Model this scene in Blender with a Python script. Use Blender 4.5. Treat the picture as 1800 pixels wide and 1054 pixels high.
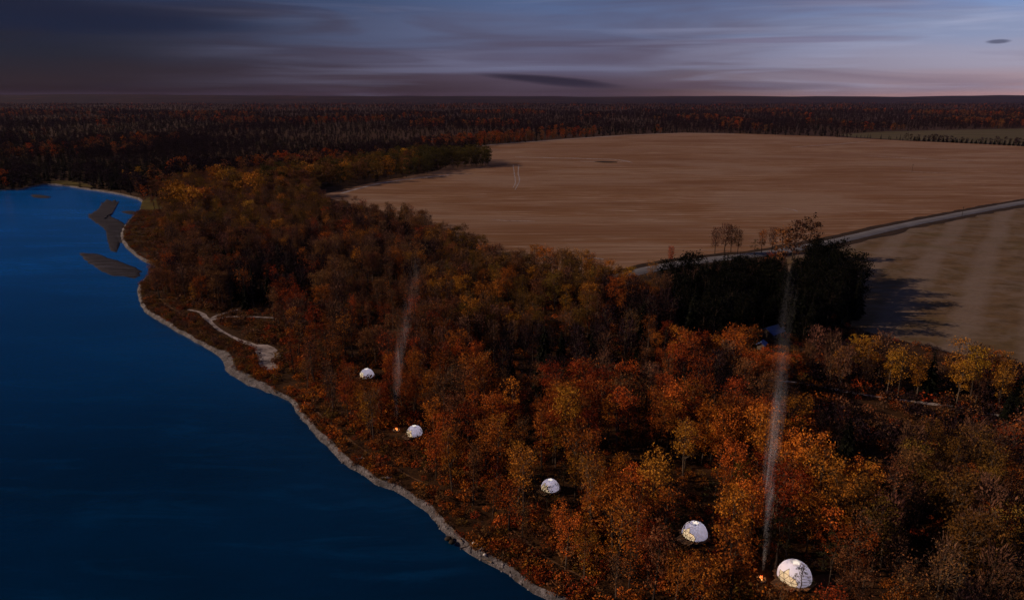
import bpy, bmesh, math, random
import numpy as np
from mathutils import Vector, Matrix, noise as mnoise
from mathutils.geometry import tessellate_polygon

for o in list(bpy.data.objects):
    bpy.data.objects.remove(o)
S = bpy.context.scene
C = S.collection
R = math.radians

# ------------------------------------------------------------------ camera
F, CX, CY, H = 1200.0, 900.0, 527.0, 90.0        # focal length in photo pixels, photo centre, flying height (m)
PITCH = math.atan(357.0 / F)
SP, CP = math.sin(PITCH), math.cos(PITCH)
cam = bpy.data.cameras.new('camera')
cam.sensor_width = 36.0
cam.lens = 24.0
cam.clip_start, cam.clip_end = 1.0, 60000.0
camo = bpy.data.objects.new('camera', cam)
camo.location = (0, 0, H)
camo.rotation_euler = (R(90) - PITCH, 0, 0)
C.objects.link(camo)
S.camera = camo

# ------------------------------------------------------------------ sun direction, sky
SUN_EL, SUN_AZ = R(25), R(-90)                   # azimuth clockwise from +Y: low sun on the river side
sun_vec = Vector((math.sin(SUN_AZ) * math.cos(SUN_EL), math.cos(SUN_AZ) * math.cos(SUN_EL), math.sin(SUN_EL)))
W = bpy.data.worlds.new('World')
S.world = W
W.use_nodes = True
wt = W.node_tree
for n in list(wt.nodes):
    wt.nodes.remove(n)
WN, WL = wt.nodes.new, wt.links.new


def lin(r, g, b):
    f = lambda c: (c / 255 / 12.92) if c <= 10 else ((c / 255 + .055) / 1.055) ** 2.4
    return (f(r), f(g), f(b), 1)


def wmath(op, a, b=None, c=None, clamp=False):
    n = WN('ShaderNodeMath')
    n.operation = op
    n.use_clamp = clamp
    for i, v in enumerate((a, b, c)):
        if v is None:
            continue
        if isinstance(v, (int, float)):
            n.inputs[i].default_value = v
        else:
            WL(v, n.inputs[i])
    return n.outputs[0]


def wramp(fac, stops, interp='EASE'):
    n = WN('ShaderNodeValToRGB')
    n.color_ramp.interpolation = interp
    el = n.color_ramp.elements
    while len(el) > 1:
        el.remove(el[-1])
    for i, (p, c) in enumerate(stops):
        e = el[0] if i == 0 else el.new(p)
        e.position = p
        e.color = c
    WL(fac, n.inputs[0])
    return n.outputs[0]


def wmix(fac, a, b, mode='MIX'):
    n = WN('ShaderNodeMix')
    n.data_type = 'RGBA'
    n.blend_type = mode
    for s, v in ((0, fac), (6, a), (7, b)):
        if isinstance(v, (int, float)):
            n.inputs[s].default_value = v
        elif isinstance(v, tuple):
            n.inputs[s].default_value = v
        else:
            WL(v, n.inputs[s])
    return n.outputs[2]


def wnoise(scale, sx, sy, sz, detail=4, rough=.55, dist=0.0):
    m = WN('ShaderNodeMapping')
    WL(tc.outputs['Generated'], m.inputs[0])
    m.inputs['Scale'].default_value = (sx, sy, sz)
    n = WN('ShaderNodeTexNoise')
    WL(m.outputs[0], n.inputs['Vector'])
    n.inputs['Scale'].default_value = scale
    n.inputs['Detail'].default_value = detail
    n.inputs['Roughness'].default_value = rough
    n.inputs['Distortion'].default_value = dist
    return n.outputs['Fac']


tc = WN('ShaderNodeTexCoord')
sep = WN('ShaderNodeSeparateXYZ')
WL(tc.outputs['Generated'], sep.inputs[0])
dx, dy, dz = sep.outputs
n_big = wnoise(1.0, 1.6, 1.6, 16, 3)
n_str = wnoise(1.0, 3.2, 3.2, 44, 4, .5, .4)
el_w = wmath('ADD', dz, wmath('MULTIPLY', wmath('SUBTRACT', n_big, .5), .05))
el_w = wmath('ADD', el_w, wmath('MULTIPLY', wmath('SUBTRACT', n_str, .5), .042))
el_w = wmath('MULTIPLY', el_w, 1.0, clamp=True)
# dusk under a cloud bank on one side, clearing on the other; the unseen zenith is darkened to cut ambient light
dark = wramp(el_w, [(0, lin(27, 17, 23)), (.022, lin(38, 29, 38)), (.05, lin(29, 30, 46)), (.09, lin(21, 28, 52)), (.125, lin(14, 26, 58)), (.3, lin(18, 34, 78)), (1, lin(11, 20, 46))])
mid = wramp(el_w, [(0, lin(58, 44, 52)), (.025, lin(78, 66, 82)), (.055, lin(92, 88, 112)), (.09, lin(92, 100, 132)), (.125, lin(84, 100, 138)), (.3, lin(46, 68, 116)), (1, lin(11, 20, 46))])
clear = wramp(el_w, [(0, lin(190, 146, 140)), (.012, lin(164, 142, 152)), (.045, lin(160, 154, 174)), (.085, lin(140, 150, 182)), (.125, lin(122, 146, 192)), (.3, lin(66, 94, 150)), (1, lin(11, 20, 46))])
az = wmath('ADD', wmath('MULTIPLY', dx, 1.0), wmath('MULTIPLY', wmath('SUBTRACT', n_big, .5), .25))
f1 = WN('ShaderNodeMapRange'); f1.interpolation_type = 'SMOOTHSTEP'
WL(az, f1.inputs[0]); f1.inputs[1].default_value = -.56; f1.inputs[2].default_value = .12
f2 = WN('ShaderNodeMapRange'); f2.interpolation_type = 'SMOOTHSTEP'
WL(az, f2.inputs[0]); f2.inputs[1].default_value = .10; f2.inputs[2].default_value = .66
sky = wmix(f1.outputs[0], dark, mid)
sky = wmix(f2.outputs[0], sky, clear)
# thin mauve streaks
n_veil = wnoise(1.0, 2.4, 2.4, 26, 4, .5, .8)
veil = WN('ShaderNodeMapRange'); WL(n_veil, veil.inputs[0])
veil.inputs[1].default_value = .46; veil.inputs[2].default_value = .64; veil.inputs[4].default_value = .58
sky = wmix(veil.outputs[0], sky, wmix(f1.outputs[0], lin(34, 28, 40), wmix(f2.outputs[0], lin(78, 66, 84), lin(118, 102, 122))))
n_lt = wnoise(1.0, 2.2, 2.2, 46, 4, .5, .5)
lt = WN('ShaderNodeMapRange'); WL(n_lt, lt.inputs[0])
lt.inputs[1].default_value = .50; lt.inputs[2].default_value = .66; lt.inputs[4].default_value = .6
sky = wmix(wmath('MULTIPLY', lt.outputs[0], wmath('MULTIPLY', f1.outputs[0], .8)), sky, wmix(f2.outputs[0], lin(118, 122, 152), lin(176, 180, 208)))


def lens_cloud(sky, px, py, ax, ay, col, amt, tilt=0.0):
    """a long low cloud, given by its direction and angular half sizes"""
    u, v = (px - CX) / F, (py - CY) / F
    d = Vector((u, CP - v * SP, -v * CP - SP)).normalized()
    a0, e0 = d.x, d.z
    ex = wmath('DIVIDE', wmath('SUBTRACT', dx, a0), ax)
    ez = wmath('DIVIDE', wmath('SUBTRACT', wmath('ADD', dz, wmath('MULTIPLY', wmath('SUBTRACT', dx, a0), tilt)), e0), ay)
    ez = wmath('ADD', ez, wmath('MULTIPLY', wmath('SUBTRACT', n_str, .5), 1.6))
    q = wmath('ADD', wmath('MULTIPLY', ex, ex), wmath('MULTIPLY', ez, ez))
    m = WN('ShaderNodeMapRange'); m.interpolation_type = 'SMOOTHSTEP'
    WL(q, m.inputs[0]); m.inputs[1].default_value = 1.0; m.inputs[2].default_value = .1
    m.inputs[3].default_value = 0; m.inputs[4].default_value = amt
    f = wmath('MULTIPLY', m.outputs[0], wmath('GREATER_THAN', dy, 0))
    return wmix(f, sky, col)


sky = lens_cloud(sky, 965, 141, .115, .0085, lin(40, 35, 52), .95, .09)
sky = lens_cloud(sky, 1755, 73, .012, .0030, lin(66, 68, 94), .75)
sky = lens_cloud(sky, 150, 35, .22, .020, lin(18, 26, 54), .6)
sky = lens_cloud(sky, 1280, 150, .16, .007, lin(82, 66, 82), .6)
sky = lens_cloud(sky, 1400, 70, .12, .006, lin(112, 98, 122), .5)
nis = WN('ShaderNodeTexSky')
nis.sky_type = 'NISHITA'
nis.sun_disc = False
nis.sun_elevation = SUN_EL
nis.sun_rotation = SUN_AZ
bg1 = WN('ShaderNodeBackground'); WL(nis.outputs[0], bg1.inputs[0]); bg1.inputs[1].default_value = .0012
bg2 = WN('ShaderNodeBackground'); WL(sky, bg2.inputs[0]); bg2.inputs[1].default_value = 1.0
add = WN('ShaderNodeAddShader'); WL(bg1.outputs[0], add.inputs[0]); WL(bg2.outputs[0], add.inputs[1])
wo = WN('ShaderNodeOutputWorld'); WL(add.outputs[0], wo.inputs[0])

sl = bpy.data.lights.new('sun', 'SUN')
sl.energy = 4.8
sl.color = (1.0, .70, .46)
sl.angle = R(0.6)
so = bpy.data.objects.new('sun', sl)
so.rotation_euler = sun_vec.to_track_quat('Z', 'Y').to_euler()
so.location = (-200, 100, 200)
C.objects.link(so)

S.view_settings.view_transform = 'Standard'
S.view_settings.look = 'None'
S.view_settings.exposure = 0.0
S.view_settings.gamma = 1.0
S.render.engine = 'CYCLES'
S.cycles.use_denoising = True
S.cycles.max_bounces = 5
S.cycles.diffuse_bounces = 2
S.cycles.glossy_bounces = 2
S.cycles.transmission_bounces = 3
S.cycles.volume_bounces = 0
S.cycles.volume_step_rate = 2.0
S.cycles.sample_clamp_indirect = 3.0
S.cycles.caustics_reflective = False
S.cycles.caustics_refractive = False

# ------------------------------------------------------------------ helpers
rng = np.random.default_rng(7)


def P(px, py, z=0.0):
    """the point of the horizontal plane at height z that the photo shows at this pixel"""
    u, v = (px - CX) / F, (py - CY) / F
    t = (z - H) / (-v * CP - SP)
    return Vector((u * t, t * (CP - v * SP), z))


def PX(x, y, z):
    zc = y * CP - (z - H) * SP
    yc = y * SP + (z - H) * CP
    return CX + F * x / zc, CY - F * yc / zc, zc


def mesh_obj(name, verts, faces, mat, parent=None, smooth=False):
    me = bpy.data.meshes.new(name)
    me.from_pydata([tuple(v) for v in verts], [], [tuple(f) for f in faces])
    if mat:
        me.materials.append(mat)
    if smooth:
        me.polygons.foreach_set('use_smooth', [True] * len(me.polygons))
    o = bpy.data.objects.new(name, me)
    C.objects.link(o)
    if parent:
        o.parent = parent
    return o


def bm_obj(name, bm, mat, parent=None, smooth=False):
    me = bpy.data.meshes.new(name)
    bm.to_mesh(me)
    bm.free()
    if mat:
        me.materials.append(mat)
    if smooth:
        me.polygons.foreach_set('use_smooth', [True] * len(me.polygons))
    o = bpy.data.objects.new(name, me)
    C.objects.link(o)
    if parent:
        o.parent = parent
    return o


def empty(name, loc, rz=0.0):
    o = bpy.data.objects.new(name, None)
    o.empty_display_size = .5
    o.location = loc
    o.rotation_euler = (0, 0, rz)
    C.objects.link(o)
    return o


def tag(o, label=None, cat=None, group=None, kind=None):
    for k, v in (('label', label), ('category', cat), ('group', group), ('kind', kind)):
        if v:
            o[k] = v
    return o


def in_poly(x, y, poly):
    c = False
    j = len(poly) - 1
    for i in range(len(poly)):
        xi, yi = poly[i][0], poly[i][1]
        xj, yj = poly[j][0], poly[j][1]
        if (yi > y) != (yj > y) and x < (xj - xi) * (y - yi) / (yj - yi) + xi:
            c = not c
        j = i
    return c


def in_poly_np(X, Y, poly):
    c = np.zeros(X.shape, bool)
    j = len(poly) - 1
    for i in range(len(poly)):
        xi, yi, xj, yj = poly[i][0], poly[i][1], poly[j][0], poly[j][1]
        if yi != yj:
            c ^= ((yi > Y) != (yj > Y)) & (X < (xj - xi) * (Y - yi) / (yj - yi) + xi)
        j = i
    return c


def smooth_line(pts, step):
    """Catmull-Rom through the points, resampled about every step metres"""
    pts = [Vector(p) for p in pts]
    out = []
    for i in range(len(pts) - 1):
        p0, p1, p2, p3 = pts[max(i - 1, 0)], pts[i], pts[i + 1], pts[min(i + 2, len(pts) - 1)]
        n = max(1, int((p2 - p1).length / step))
        for k in range(n):
            t = k / n
            out.append(.5 * ((2 * p1) + (p2 - p0) * t + (2 * p0 - 5 * p1 + 4 * p2 - p3) * t * t + (3 * p1 - p0 - 3 * p2 + p3) * t ** 3))
    out.append(pts[-1])
    return out


def strip(name, line, widths, z, mat, step=3.0, wob=.0, seed=0.0):
    """a ribbon on the ground along a line; widths one number or one for each input point"""
    n_in = len(line)
    pts = smooth_line(line, step)
    vs, fs = [], []
    for i, p in enumerate(pts):
        t = (pts[min(i + 1, len(pts) - 1)] - pts[max(i - 1, 0)])
        t.z = 0
        t.normalize()
        n = Vector((-t.y, t.x, 0))
        if isinstance(widths, (int, float)):
            w = widths
        else:
            f = i / (len(pts) - 1) * (n_in - 1)
            k = min(int(f), n_in - 2)
            w = widths[k] + (widths[k + 1] - widths[k]) * (f - k)
        wl = w * .5 * (1 + wob * mnoise.noise(Vector((i * .31 + seed, 3.1, 0))))
        wr = w * .5 * (1 + wob * mnoise.noise(Vector((i * .31 + seed, 9.7, 0))))
        vs += [Vector((*(p + n * wl).xy, z)), Vector((*(p - n * wr).xy, z))]
        if i:
            a = 2 * i
            fs.append((a - 2, a - 1, a + 1, a))
    return mesh_obj(name, vs, fs, mat)


def poly_sheet(name, poly, z, mat):
    vs = [Vector((p[0], p[1], z)) for p in poly]
    tris = tessellate_polygon([vs])
    o = mesh_obj(name, vs, [tuple(t) for t in tris], mat)
    bm = bmesh.new()
    bm.from_mesh(o.data)
    for f in bm.faces:
        f.normal_update()
        if f.normal.z < 0:
            f.normal_flip()
    bm.to_mesh(o.data)
    bm.free()
    return o


# ------------------------------------------------------------------ materials
class Mat:
    def __init__(self, name, rough=.9, spec=.2):
        self.m = bpy.data.materials.new(name)
        self.m.use_nodes = True
        self.t = self.m.node_tree
        self.b = self.t.nodes['Principled BSDF']
        self.b.inputs['Roughness'].default_value = rough
        self.b.inputs['Specular IOR Level'].default_value = spec
        self.out = self.t.nodes['Material Output']

    def n(self, kind, **kw):
        n = self.t.nodes.new(kind)
        for k, v in kw.items():
            setattr(n, k, v)
        return n

    def l(self, a, b):
        self.t.links.new(a, b)

    def coord(self, scale=(1, 1, 1), rot=(0, 0, 0)):
        g = self.n('ShaderNodeNewGeometry')
        m = self.n('ShaderNodeMapping')
        self.l(g.outputs['Position'], m.inputs[0])
        m.inputs['Scale'].default_value = scale
        m.inputs['Rotation'].default_value = rot
        return m.outputs[0]

    def noise(self, vec, scale, detail=4, rough=.55, dist=0.0):
        n = self.n('ShaderNodeTexNoise')
        if vec is not None:
            self.l(vec, n.inputs['Vector'])
        n.inputs['Scale'].default_value = scale
        n.inputs['Detail'].default_value = detail
        n.inputs['Roughness'].default_value = rough
        n.inputs['Distortion'].default_value = dist
        return n.outputs['Fac']

    def ramp(self, fac, stops, interp='LINEAR'):
        n = self.n('ShaderNodeValToRGB')
        n.color_ramp.interpolation = interp
        el = n.color_ramp.elements
        while len(el) > 1:
            el.remove(el[-1])
        for i, (p, c) in enumerate(stops):
            e = el[0] if i == 0 else el.new(p)
            e.position = p
            e.color = c if len(c) == 4 else (*c, 1)
        self.l(fac, n.inputs[0])
        return n.outputs[0]

    def mix(self, fac, a, b, mode='MIX'):
        n = self.n('ShaderNodeMix', data_type='RGBA', blend_type=mode)
        for s, v in ((0, fac), (6, a), (7, b)):
            if isinstance(v, (int, float)):
                n.inputs[s].default_value = v
            elif isinstance(v, tuple):
                n.inputs[s].default_value = v if len(v) == 4 else (*v, 1)
            else:
                self.l(v, n.inputs[s])
        return n.outputs[2]

    def color(self, c, gain=None):
        if gain is not None:
            c = self.mix(1.0, c, (gain, gain, gain), 'MULTIPLY')
        if isinstance(c, tuple):
            self.b.inputs['Base Color'].default_value = c if len(c) == 4 else (*c, 1)
        else:
            self.l(c, self.b.inputs['Base Color'])

    def bump(self, fac, strength, dist):
        n = self.n('ShaderNodeBump')
        n.inputs['Strength'].default_value = strength
        n.inputs['Distance'].default_value = dist
        self.l(fac, n.inputs['Height'])
        self.l(n.outputs[0], self.b.inputs['Normal'])


def mapr(M, fac, a, b, c=0.0, d=1.0):
    n = M.n('ShaderNodeMapRange')
    M.l(fac, n.inputs[0])
    for i, v in enumerate((a, b, c, d)):
        n.inputs[i + 1].default_value = v
    return n.outputs[0]


def mathn(M, op, a, b=None):
    n = M.n('ShaderNodeMath', operation=op)
    for i, v in enumerate((a, b)):
        if v is None:
            continue
        if isinstance(v, (int, float)):
            n.inputs[i].default_value = v
        else:
            M.l(v, n.inputs[i])
    return n.outputs[0]


def leaf_mat(name, dark, mid, light, trans=.22):
    """foliage: every leaf spray and every tree gets its own tone"""
    M = Mat(name, .8, .04)
    g = M.n('ShaderNodeNewGeometry')
    oi = M.n('ShaderNodeObjectInfo')
    c = M.ramp(g.outputs['Random Per Island'], [(0, dark), (.5, mid), (1, light)])
    hs = M.n('ShaderNodeHueSaturation')
    M.l(c, hs.inputs['Color'])
    M.l(mapr(M, oi.outputs['Random'], 0, 1, .482, .512), hs.inputs['Hue'])
    r2 = mathn(M, 'FRACT', mathn(M, 'MULTIPLY', oi.outputs['Random'], 37.7))
    M.l(mapr(M, r2, 0, 1, .6, 1.3), hs.inputs['Value'])
    M.color(hs.outputs[0])
    t = M.n('ShaderNodeBsdfTranslucent')
    M.l(hs.outputs[0], t.inputs[0])
    mx = M.n('ShaderNodeMixShader')
    mx.inputs[0].default_value = trans
    M.l(M.b.outputs[0], mx.inputs[1])
    M.l(t.outputs[0], mx.inputs[2])
    M.l(mx.outputs[0], M.out.inputs[0])
    return M.m


def plain(name, col, rough=.85, spec=.2, var=.25, scale=2.0):
    M = Mat(name, rough, spec)
    t = M.n('ShaderNodeTexCoord')
    n = M.noise(t.outputs['Object'], scale, 4)
    M.color(M.ramp(n, [(.25, tuple(c * (1 - var) for c in col)), (.75, tuple(c * (1 + var) for c in col))]))
    return M.m


LEAF = {
    'rust': leaf_mat('rust leaves', (0.0806, 0.0177, 0.0048), (0.2096, 0.0484, 0.0096), (0.3385, 0.0967, 0.0177)),
    'orange': leaf_mat('orange leaves', (0.1528, 0.0382, 0.0057), (0.3628, 0.1002, 0.0134), (0.5347, 0.1814, 0.0268)),
    'amber': leaf_mat('amber leaves', (0.1162, 0.0400, 0.0058), (0.2759, 0.1054, 0.0145), (0.4066, 0.1742, 0.0255)),
    'gold': leaf_mat('golden leaves', (0.1344, 0.0594, 0.0064), (0.3163, 0.1502, 0.0174), (0.4585, 0.2372, 0.0316)),
    'olive': leaf_mat('olive leaves', (0.0486, 0.0255, 0.0061), (0.1095, 0.0595, 0.0121), (0.1763, 0.1004, 0.0213)),
    'brown': leaf_mat('brown leaves', (0.0546, 0.0226, 0.0101), (0.1248, 0.0539, 0.0218), (0.2028, 0.0957, 0.0378)),
    'bare': leaf_mat('bare twigs and last leaves', (0.0360, 0.0187, 0.0144), (0.0864, 0.0418, 0.0288), (0.1440, 0.0720, 0.0461), .15),
    'green': leaf_mat('late green leaves', (0.0180, 0.0156, 0.0048), (0.0450, 0.0372, 0.0096), (0.0840, 0.0660, 0.0168)),
    'spruce': leaf_mat('spruce needles', (0.0010, 0.0015, 0.0010), (0.0025, 0.0032, 0.0020), (0.0045, 0.0054, 0.0030), .05),
    'dusk': leaf_mat('far and shade-dark leafless twigs', (.006, .004, .006), (.015, .008, .012), (.030, .014, .016), .1),  # far twigs; nearer, this dark tone stands in for shadow
    'pine': leaf_mat('pine needles', (0.0072, 0.0084, 0.0042), (0.0180, 0.0180, 0.0078), (0.0330, 0.0288, 0.0120), .1),
}
BARK = plain('bark', (.035, .025, .02), .95, .1, .4, 1.5)
BARK_PALE = plain('pale poplar bark', (.075, .055, .042), .9, .1, .4, 1.5)

# ground of the woods: dark leaf litter
M = Mat('forest floor', .95, .1)
v = M.coord()
c = M.ramp(M.noise(v, .06, 6, .6), [(.3, (.020, .011, .007)), (.5, (.045, .020, .009)), (.7, (.085, .036, .013))])
c = M.mix(mapr(M, M.noise(v, .9, 5, .7), .4, .7), c, (.11, .048, .016))
M.color(c, .42)
M.bump(M.noise(v, 1.6, 5), .6, .3)
GROUND = M.m

M = Mat('shingle beach', .9, .25)
v = M.coord()
c = M.ramp(M.noise(v, .35, 6, .65), [(.36, (.060, .058, .070)), (.5, (.165, .160, .195)), (.64, (.32, .31, .37))])
c = M.mix(mapr(M, M.noise(v, 3.5, 4, .7), .42, .62), c, (.07, .068, .085))
c = M.mix(mapr(M, M.noise(v, .9, 3, .6, .6), .54, .64, 0, .7), c, (.05, .043, .045))
M.color(c, .62)
M.bump(M.noise(v, 3.0, 6, .8), .9, .35)
BEACH = M.m

M = Mat('wet gravel bar', .95, .03)
v = M.coord((.05, .35, 1), (0, 0, R(8)))
c = M.ramp(M.noise(v, 1.0, 5, .6), [(.3, (.028, .026, .03)), (.55, (.075, .066, .066)), (.75, (.12, .115, .13))])
M.color(M.mix(1.0, c, (.8, .9, 1.25), 'MULTIPLY'), .5)
M.bump(M.noise(M.coord(), .6, 5), .6, .4)
BAR = M.m

M = Mat('sandy path', .95, .1)
v = M.coord()
c = M.ramp(M.noise(v, .25, 6, .65), [(.35, (.12, .105, .115)), (.5, (.26, .235, .26)), (.68, (.40, .37, .40))])
M.color(c, .72)
M.bump(M.noise(v, 1.5, 5), .5, .2)
SAND = M.m
M = Mat('earth trail', .95, .1)
v = M.coord()
M.color(M.ramp(M.noise(v, .4, 6, .65), [(.3, (.11, .055, .028)), (.7, (.26, .14, .075))]), .5)
TRAIL = M.m

# stubble field: swaths run along it, with pale wet streaks
M = Mat('stubble', .95, .08)
v1 = M.coord((.011, .075, 1), (0, 0, R(-2)))
v2 = M.coord((.017, .21, 1), (0, 0, R(3)))
v3 = M.coord((.0030, .012, 1), (0, 0, R(-8)))
v4 = M.coord((.016, .26, 1), (0, 0, R(-5)))
c = M.ramp(M.noise(v1, 1.0, 7, .7, .6), [(.36, (.175, .085, .042)), (.46, (.245, .140, .082)), (.54, (.290, .185, .125)), (.64, (.38, .27, .215))])
c = M.mix(mapr(M, M.noise(v2, 1.0, 5, .7, .8), .47, .60, 0, .7), c, (.215, .095, .040))
c = M.mix(mapr(M, M.noise(v4, 1.0, 5, .72, 1.2), .56, .63, 0, .65), c, (.44, .36, .34))
c = M.mix(mapr(M, M.noise(v3, 1.0, 4, .6), .47, .60, 0, .55), c, (.22, .125, .085))
c = M.mix(mapr(M, M.noise(v4, .6, 4, .7, 1.0), .60, .68, 0, .7), c, (.12, .060, .040))
wl = M.n('ShaderNodeTexWave', wave_type='BANDS', bands_direction='Y', wave_profile='SIN')
M.l(M.coord((1, 1, 1), (0, 0, R(-2.5))), wl.inputs['Vector'])
wl.inputs['Scale'].default_value = .030
wl.inputs['Distortion'].default_value = 2.6
wl.inputs['Detail'].default_value = 4
wl.inputs['Detail Scale'].default_value = .5
c = M.mix(mapr(M, wl.outputs['Fac'], .3, .9, 0, .42), c, (.165, .085, .045))
pat = M.noise(M.coord((.0045, .009, 1), (0, 0, R(12))), 1.0, 5, .6, .8)
c = M.mix(mapr(M, pat, .38, .50, .5, 0), c, (.30, .215, .175))
c = M.mix(mapr(M, pat, .52, .66, 0, .55), c, (.165, .075, .030))
M.color(c, .61)
M.bump(M.noise(M.coord((.02, .4, 1)), 1.0, 4), .5, .3)
STUBBLE = M.m

_a, _b = P(1700, 400), P(1600, 560)
FIELD_DIR = math.atan2(-(_a.x - _b.x), _a.y - _b.y)      # the strips run along this line
# the second field: broad sprayed strips, patchy grass
M = Mat('grass field', .95, .08)
vv = M.coord((1, 1, 1), (0, 0, -FIELD_DIR))
wv = M.n('ShaderNodeTexWave', wave_type='BANDS', bands_direction='X', wave_profile='SIN')
M.l(vv, wv.inputs['Vector'])
wv.inputs['Scale'].default_value = .0125
wv.inputs['Distortion'].default_value = 2.0
wv.inputs['Detail'].default_value = 3
wv.inputs['Detail Scale'].default_value = .6
n1 = M.noise(M.coord((.06, .10, 1), (0, 0, R(35))), 1.0, 6, .7)
c = M.ramp(n1, [(.3, (.075, .050, .026)), (.5, (.13, .085, .046)), (.72, (.185, .12, .072))])
c = M.mix(mapr(M, wv.outputs['Fac'], .36, .88, 0, .55), c, (.225, .182, .168))
c = M.mix(mapr(M, M.noise(M.coord((.02, .03, 1)), 1.0, 5), .5, .75, 0, .5), c, (.10, .085, .028))
c = M.mix(mapr(M, M.noise(M.coord((.5, .9, 1)), 1.0, 4, .7), .4, .7, 0, .45), c, (.075, .045, .026))
c = M.mix(mapr(M, M.noise(M.coord((.05, .06, 1), (0, 0, R(20))), 1.0, 5, .65, .8), .45, .62, 0, .5), c, (.20, .16, .145))
M.color(c, .68)
M.bump(M.noise(M.coord((.3, .6, 1)), 1.0, 5), .6, .4)
GRASSFIELD = M.m

M = Mat('pasture', .95, .08)
M.color(M.ramp(M.noise(M.coord((.004, .03, 1)), 1.0, 5), [(.3, (.085, .075, .028)), (.7, (.17, .13, .07))]), .45)
PASTURE = M.m
M = Mat('green meadow', .95, .1)
M.color(M.ramp(M.noise(M.coord(), .12, 5), [(.3, (.05, .030, .010)), (.55, (.13, .10, .012)), (.75, (.17, .14, .018))]), .42)
MEADOW = M.m
M = Mat('gravel road', .9, .2)
M.color(M.ramp(M.noise(M.coord((.06, .3, 1)), 1.0, 6, .6), [(.3, (.17, .165, .18)), (.7, (.31, .32, .40))]), .40)
ROAD = M.m
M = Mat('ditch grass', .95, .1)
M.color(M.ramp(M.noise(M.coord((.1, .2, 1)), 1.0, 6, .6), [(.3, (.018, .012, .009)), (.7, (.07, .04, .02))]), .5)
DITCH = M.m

# river: vignette and grazing sky reflection painted in, dark nearby and brighter far off
M = Mat('river water', .10, .5)
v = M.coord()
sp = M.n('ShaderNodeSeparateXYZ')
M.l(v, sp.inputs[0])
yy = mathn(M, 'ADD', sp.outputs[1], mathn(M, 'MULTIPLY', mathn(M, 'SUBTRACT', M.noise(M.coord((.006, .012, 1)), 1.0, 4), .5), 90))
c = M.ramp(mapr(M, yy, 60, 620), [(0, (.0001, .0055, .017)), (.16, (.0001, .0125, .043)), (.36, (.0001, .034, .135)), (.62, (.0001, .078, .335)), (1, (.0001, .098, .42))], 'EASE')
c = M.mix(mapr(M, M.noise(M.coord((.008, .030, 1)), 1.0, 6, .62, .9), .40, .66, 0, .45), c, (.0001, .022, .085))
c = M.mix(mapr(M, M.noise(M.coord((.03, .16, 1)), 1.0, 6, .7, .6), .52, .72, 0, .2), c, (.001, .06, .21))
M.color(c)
M.b.inputs['IOR'].default_value = 1.33
M.b.inputs['Specular Tint'].default_value = (.0, .30, .80, 1)
rough_n = M.noise(M.coord((.02, .06, 1)), 1.0, 4)
M.l(mapr(M, rough_n, .3, .7, .06, .2), M.b.inputs['Roughness'])
h = mathn(M, 'ADD', M.noise(M.coord((.5, 1.0, 1)), 1.0, 3), mathn(M, 'MULTIPLY', M.noise(M.coord((.05, .12, 1)), 1.0, 3), 2.0))
M.bump(h, .45, .16)
WATER = M.m

# ------------------------------------------------------------------ river, banks and ground
ZW = -1.2
shore_px = [(956, 1054), (926, 1035), (882, 1003), (816, 968), (778, 932), (744, 897), (700, 867), (652, 846), (610, 817), (560, 772), (527, 732), (512, 707),
            (470, 689), (430, 674), (398, 652), (388, 630), (350, 605), (300, 577), (257, 550), (243, 522), (244, 502), (258, 486), (276, 472), (248, 457),
            (222, 436), (212, 412), (226, 388), (246, 368), (247, 354), (222, 345), (190, 339), (150, 333), (112, 327), (80, 325), (48, 331), (0, 335)]
shore_w = [Vector((75, -500, ZW)), Vector((62, 20, ZW)), P(1060, 1128, ZW)] + [P(a, b, ZW) for a, b in shore_px]
e = shore_w[-1]
shore_w += [Vector((e.x - 220, e.y - 25, ZW)), Vector((e.x - 700, e.y + 60, ZW)), Vector((-3500, e.y + 500, ZW))]
beach_w = {}
line = []
for i in range(len(shore_w) - 1):
    seg = smooth_line([shore_w[max(i - 1, 0)], shore_w[i], shore_w[i + 1], shore_w[min(i + 2, len(shore_w) - 1)]],
                      1.6 if 60 < shore_w[i].y < 260 else (4 if shore_w[i].y < 700 and shore_w[i].x > -520 else 60))
# one smooth run with spacing by distance
raw = smooth_line(shore_w, 1.6)
last = None
for p in raw:
    d = 1.7 if p.y < 280 else (3.5 if p.x > -560 else 40)
    if p.y < 40:
        d = 30
    if last is None or (p - last).length >= d:
        line.append(p)
        last = p
outer, water_edge, midb, inner = [], [], [], []
for i, p in enumerate(line):
    t = line[min(i + 2, len(line) - 1)] - line[max(i - 2, 0)]
    t.z = 0
    t.normalize()
    n = Vector((t.y, -t.x, 0))                      # towards the land
    s = i * 1.0
    px, py, _ = PX(p.x, p.y, p.z)
    w = 1.25 + 1.0 * mnoise.noise(Vector((p.x * .03, p.y * .03, 0))) + .5 * mnoise.noise(Vector((p.x * .15, p.y * .15, 4)))
    if 620 < py < 690 and 380 < px < 520:
        w += 2.0
    if py < 480:
        w += .6
    w = max(w, .7)
    p2 = p + n * (.5 * mnoise.noise(Vector((p.x * .22, p.y * .22, 8))) + .5 * mnoise.noise(Vector((p.x * .6, p.y * .6, 3))))
    outer.append(p2 - n * 6 + Vector((0, 0, -1.2)))
    water_edge.append(p2)
    midb.append(p2 + n * w * .55 + Vector((0, 0, .75 + .2 * mnoise.noise(p2 * .4))))
    q = p2 + n * w
    inner.append(Vector((q.x, q.y, 0.03)))
vs = []
fs = []
for i in range(len(line)):
    vs += [outer[i], water_edge[i], midb[i], inner[i]]
    if i:
        a = 4 * i
        for k in range(3):
            fs.append((a - 4 + k, a - 3 + k, a + 1 + k, a + k))
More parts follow.
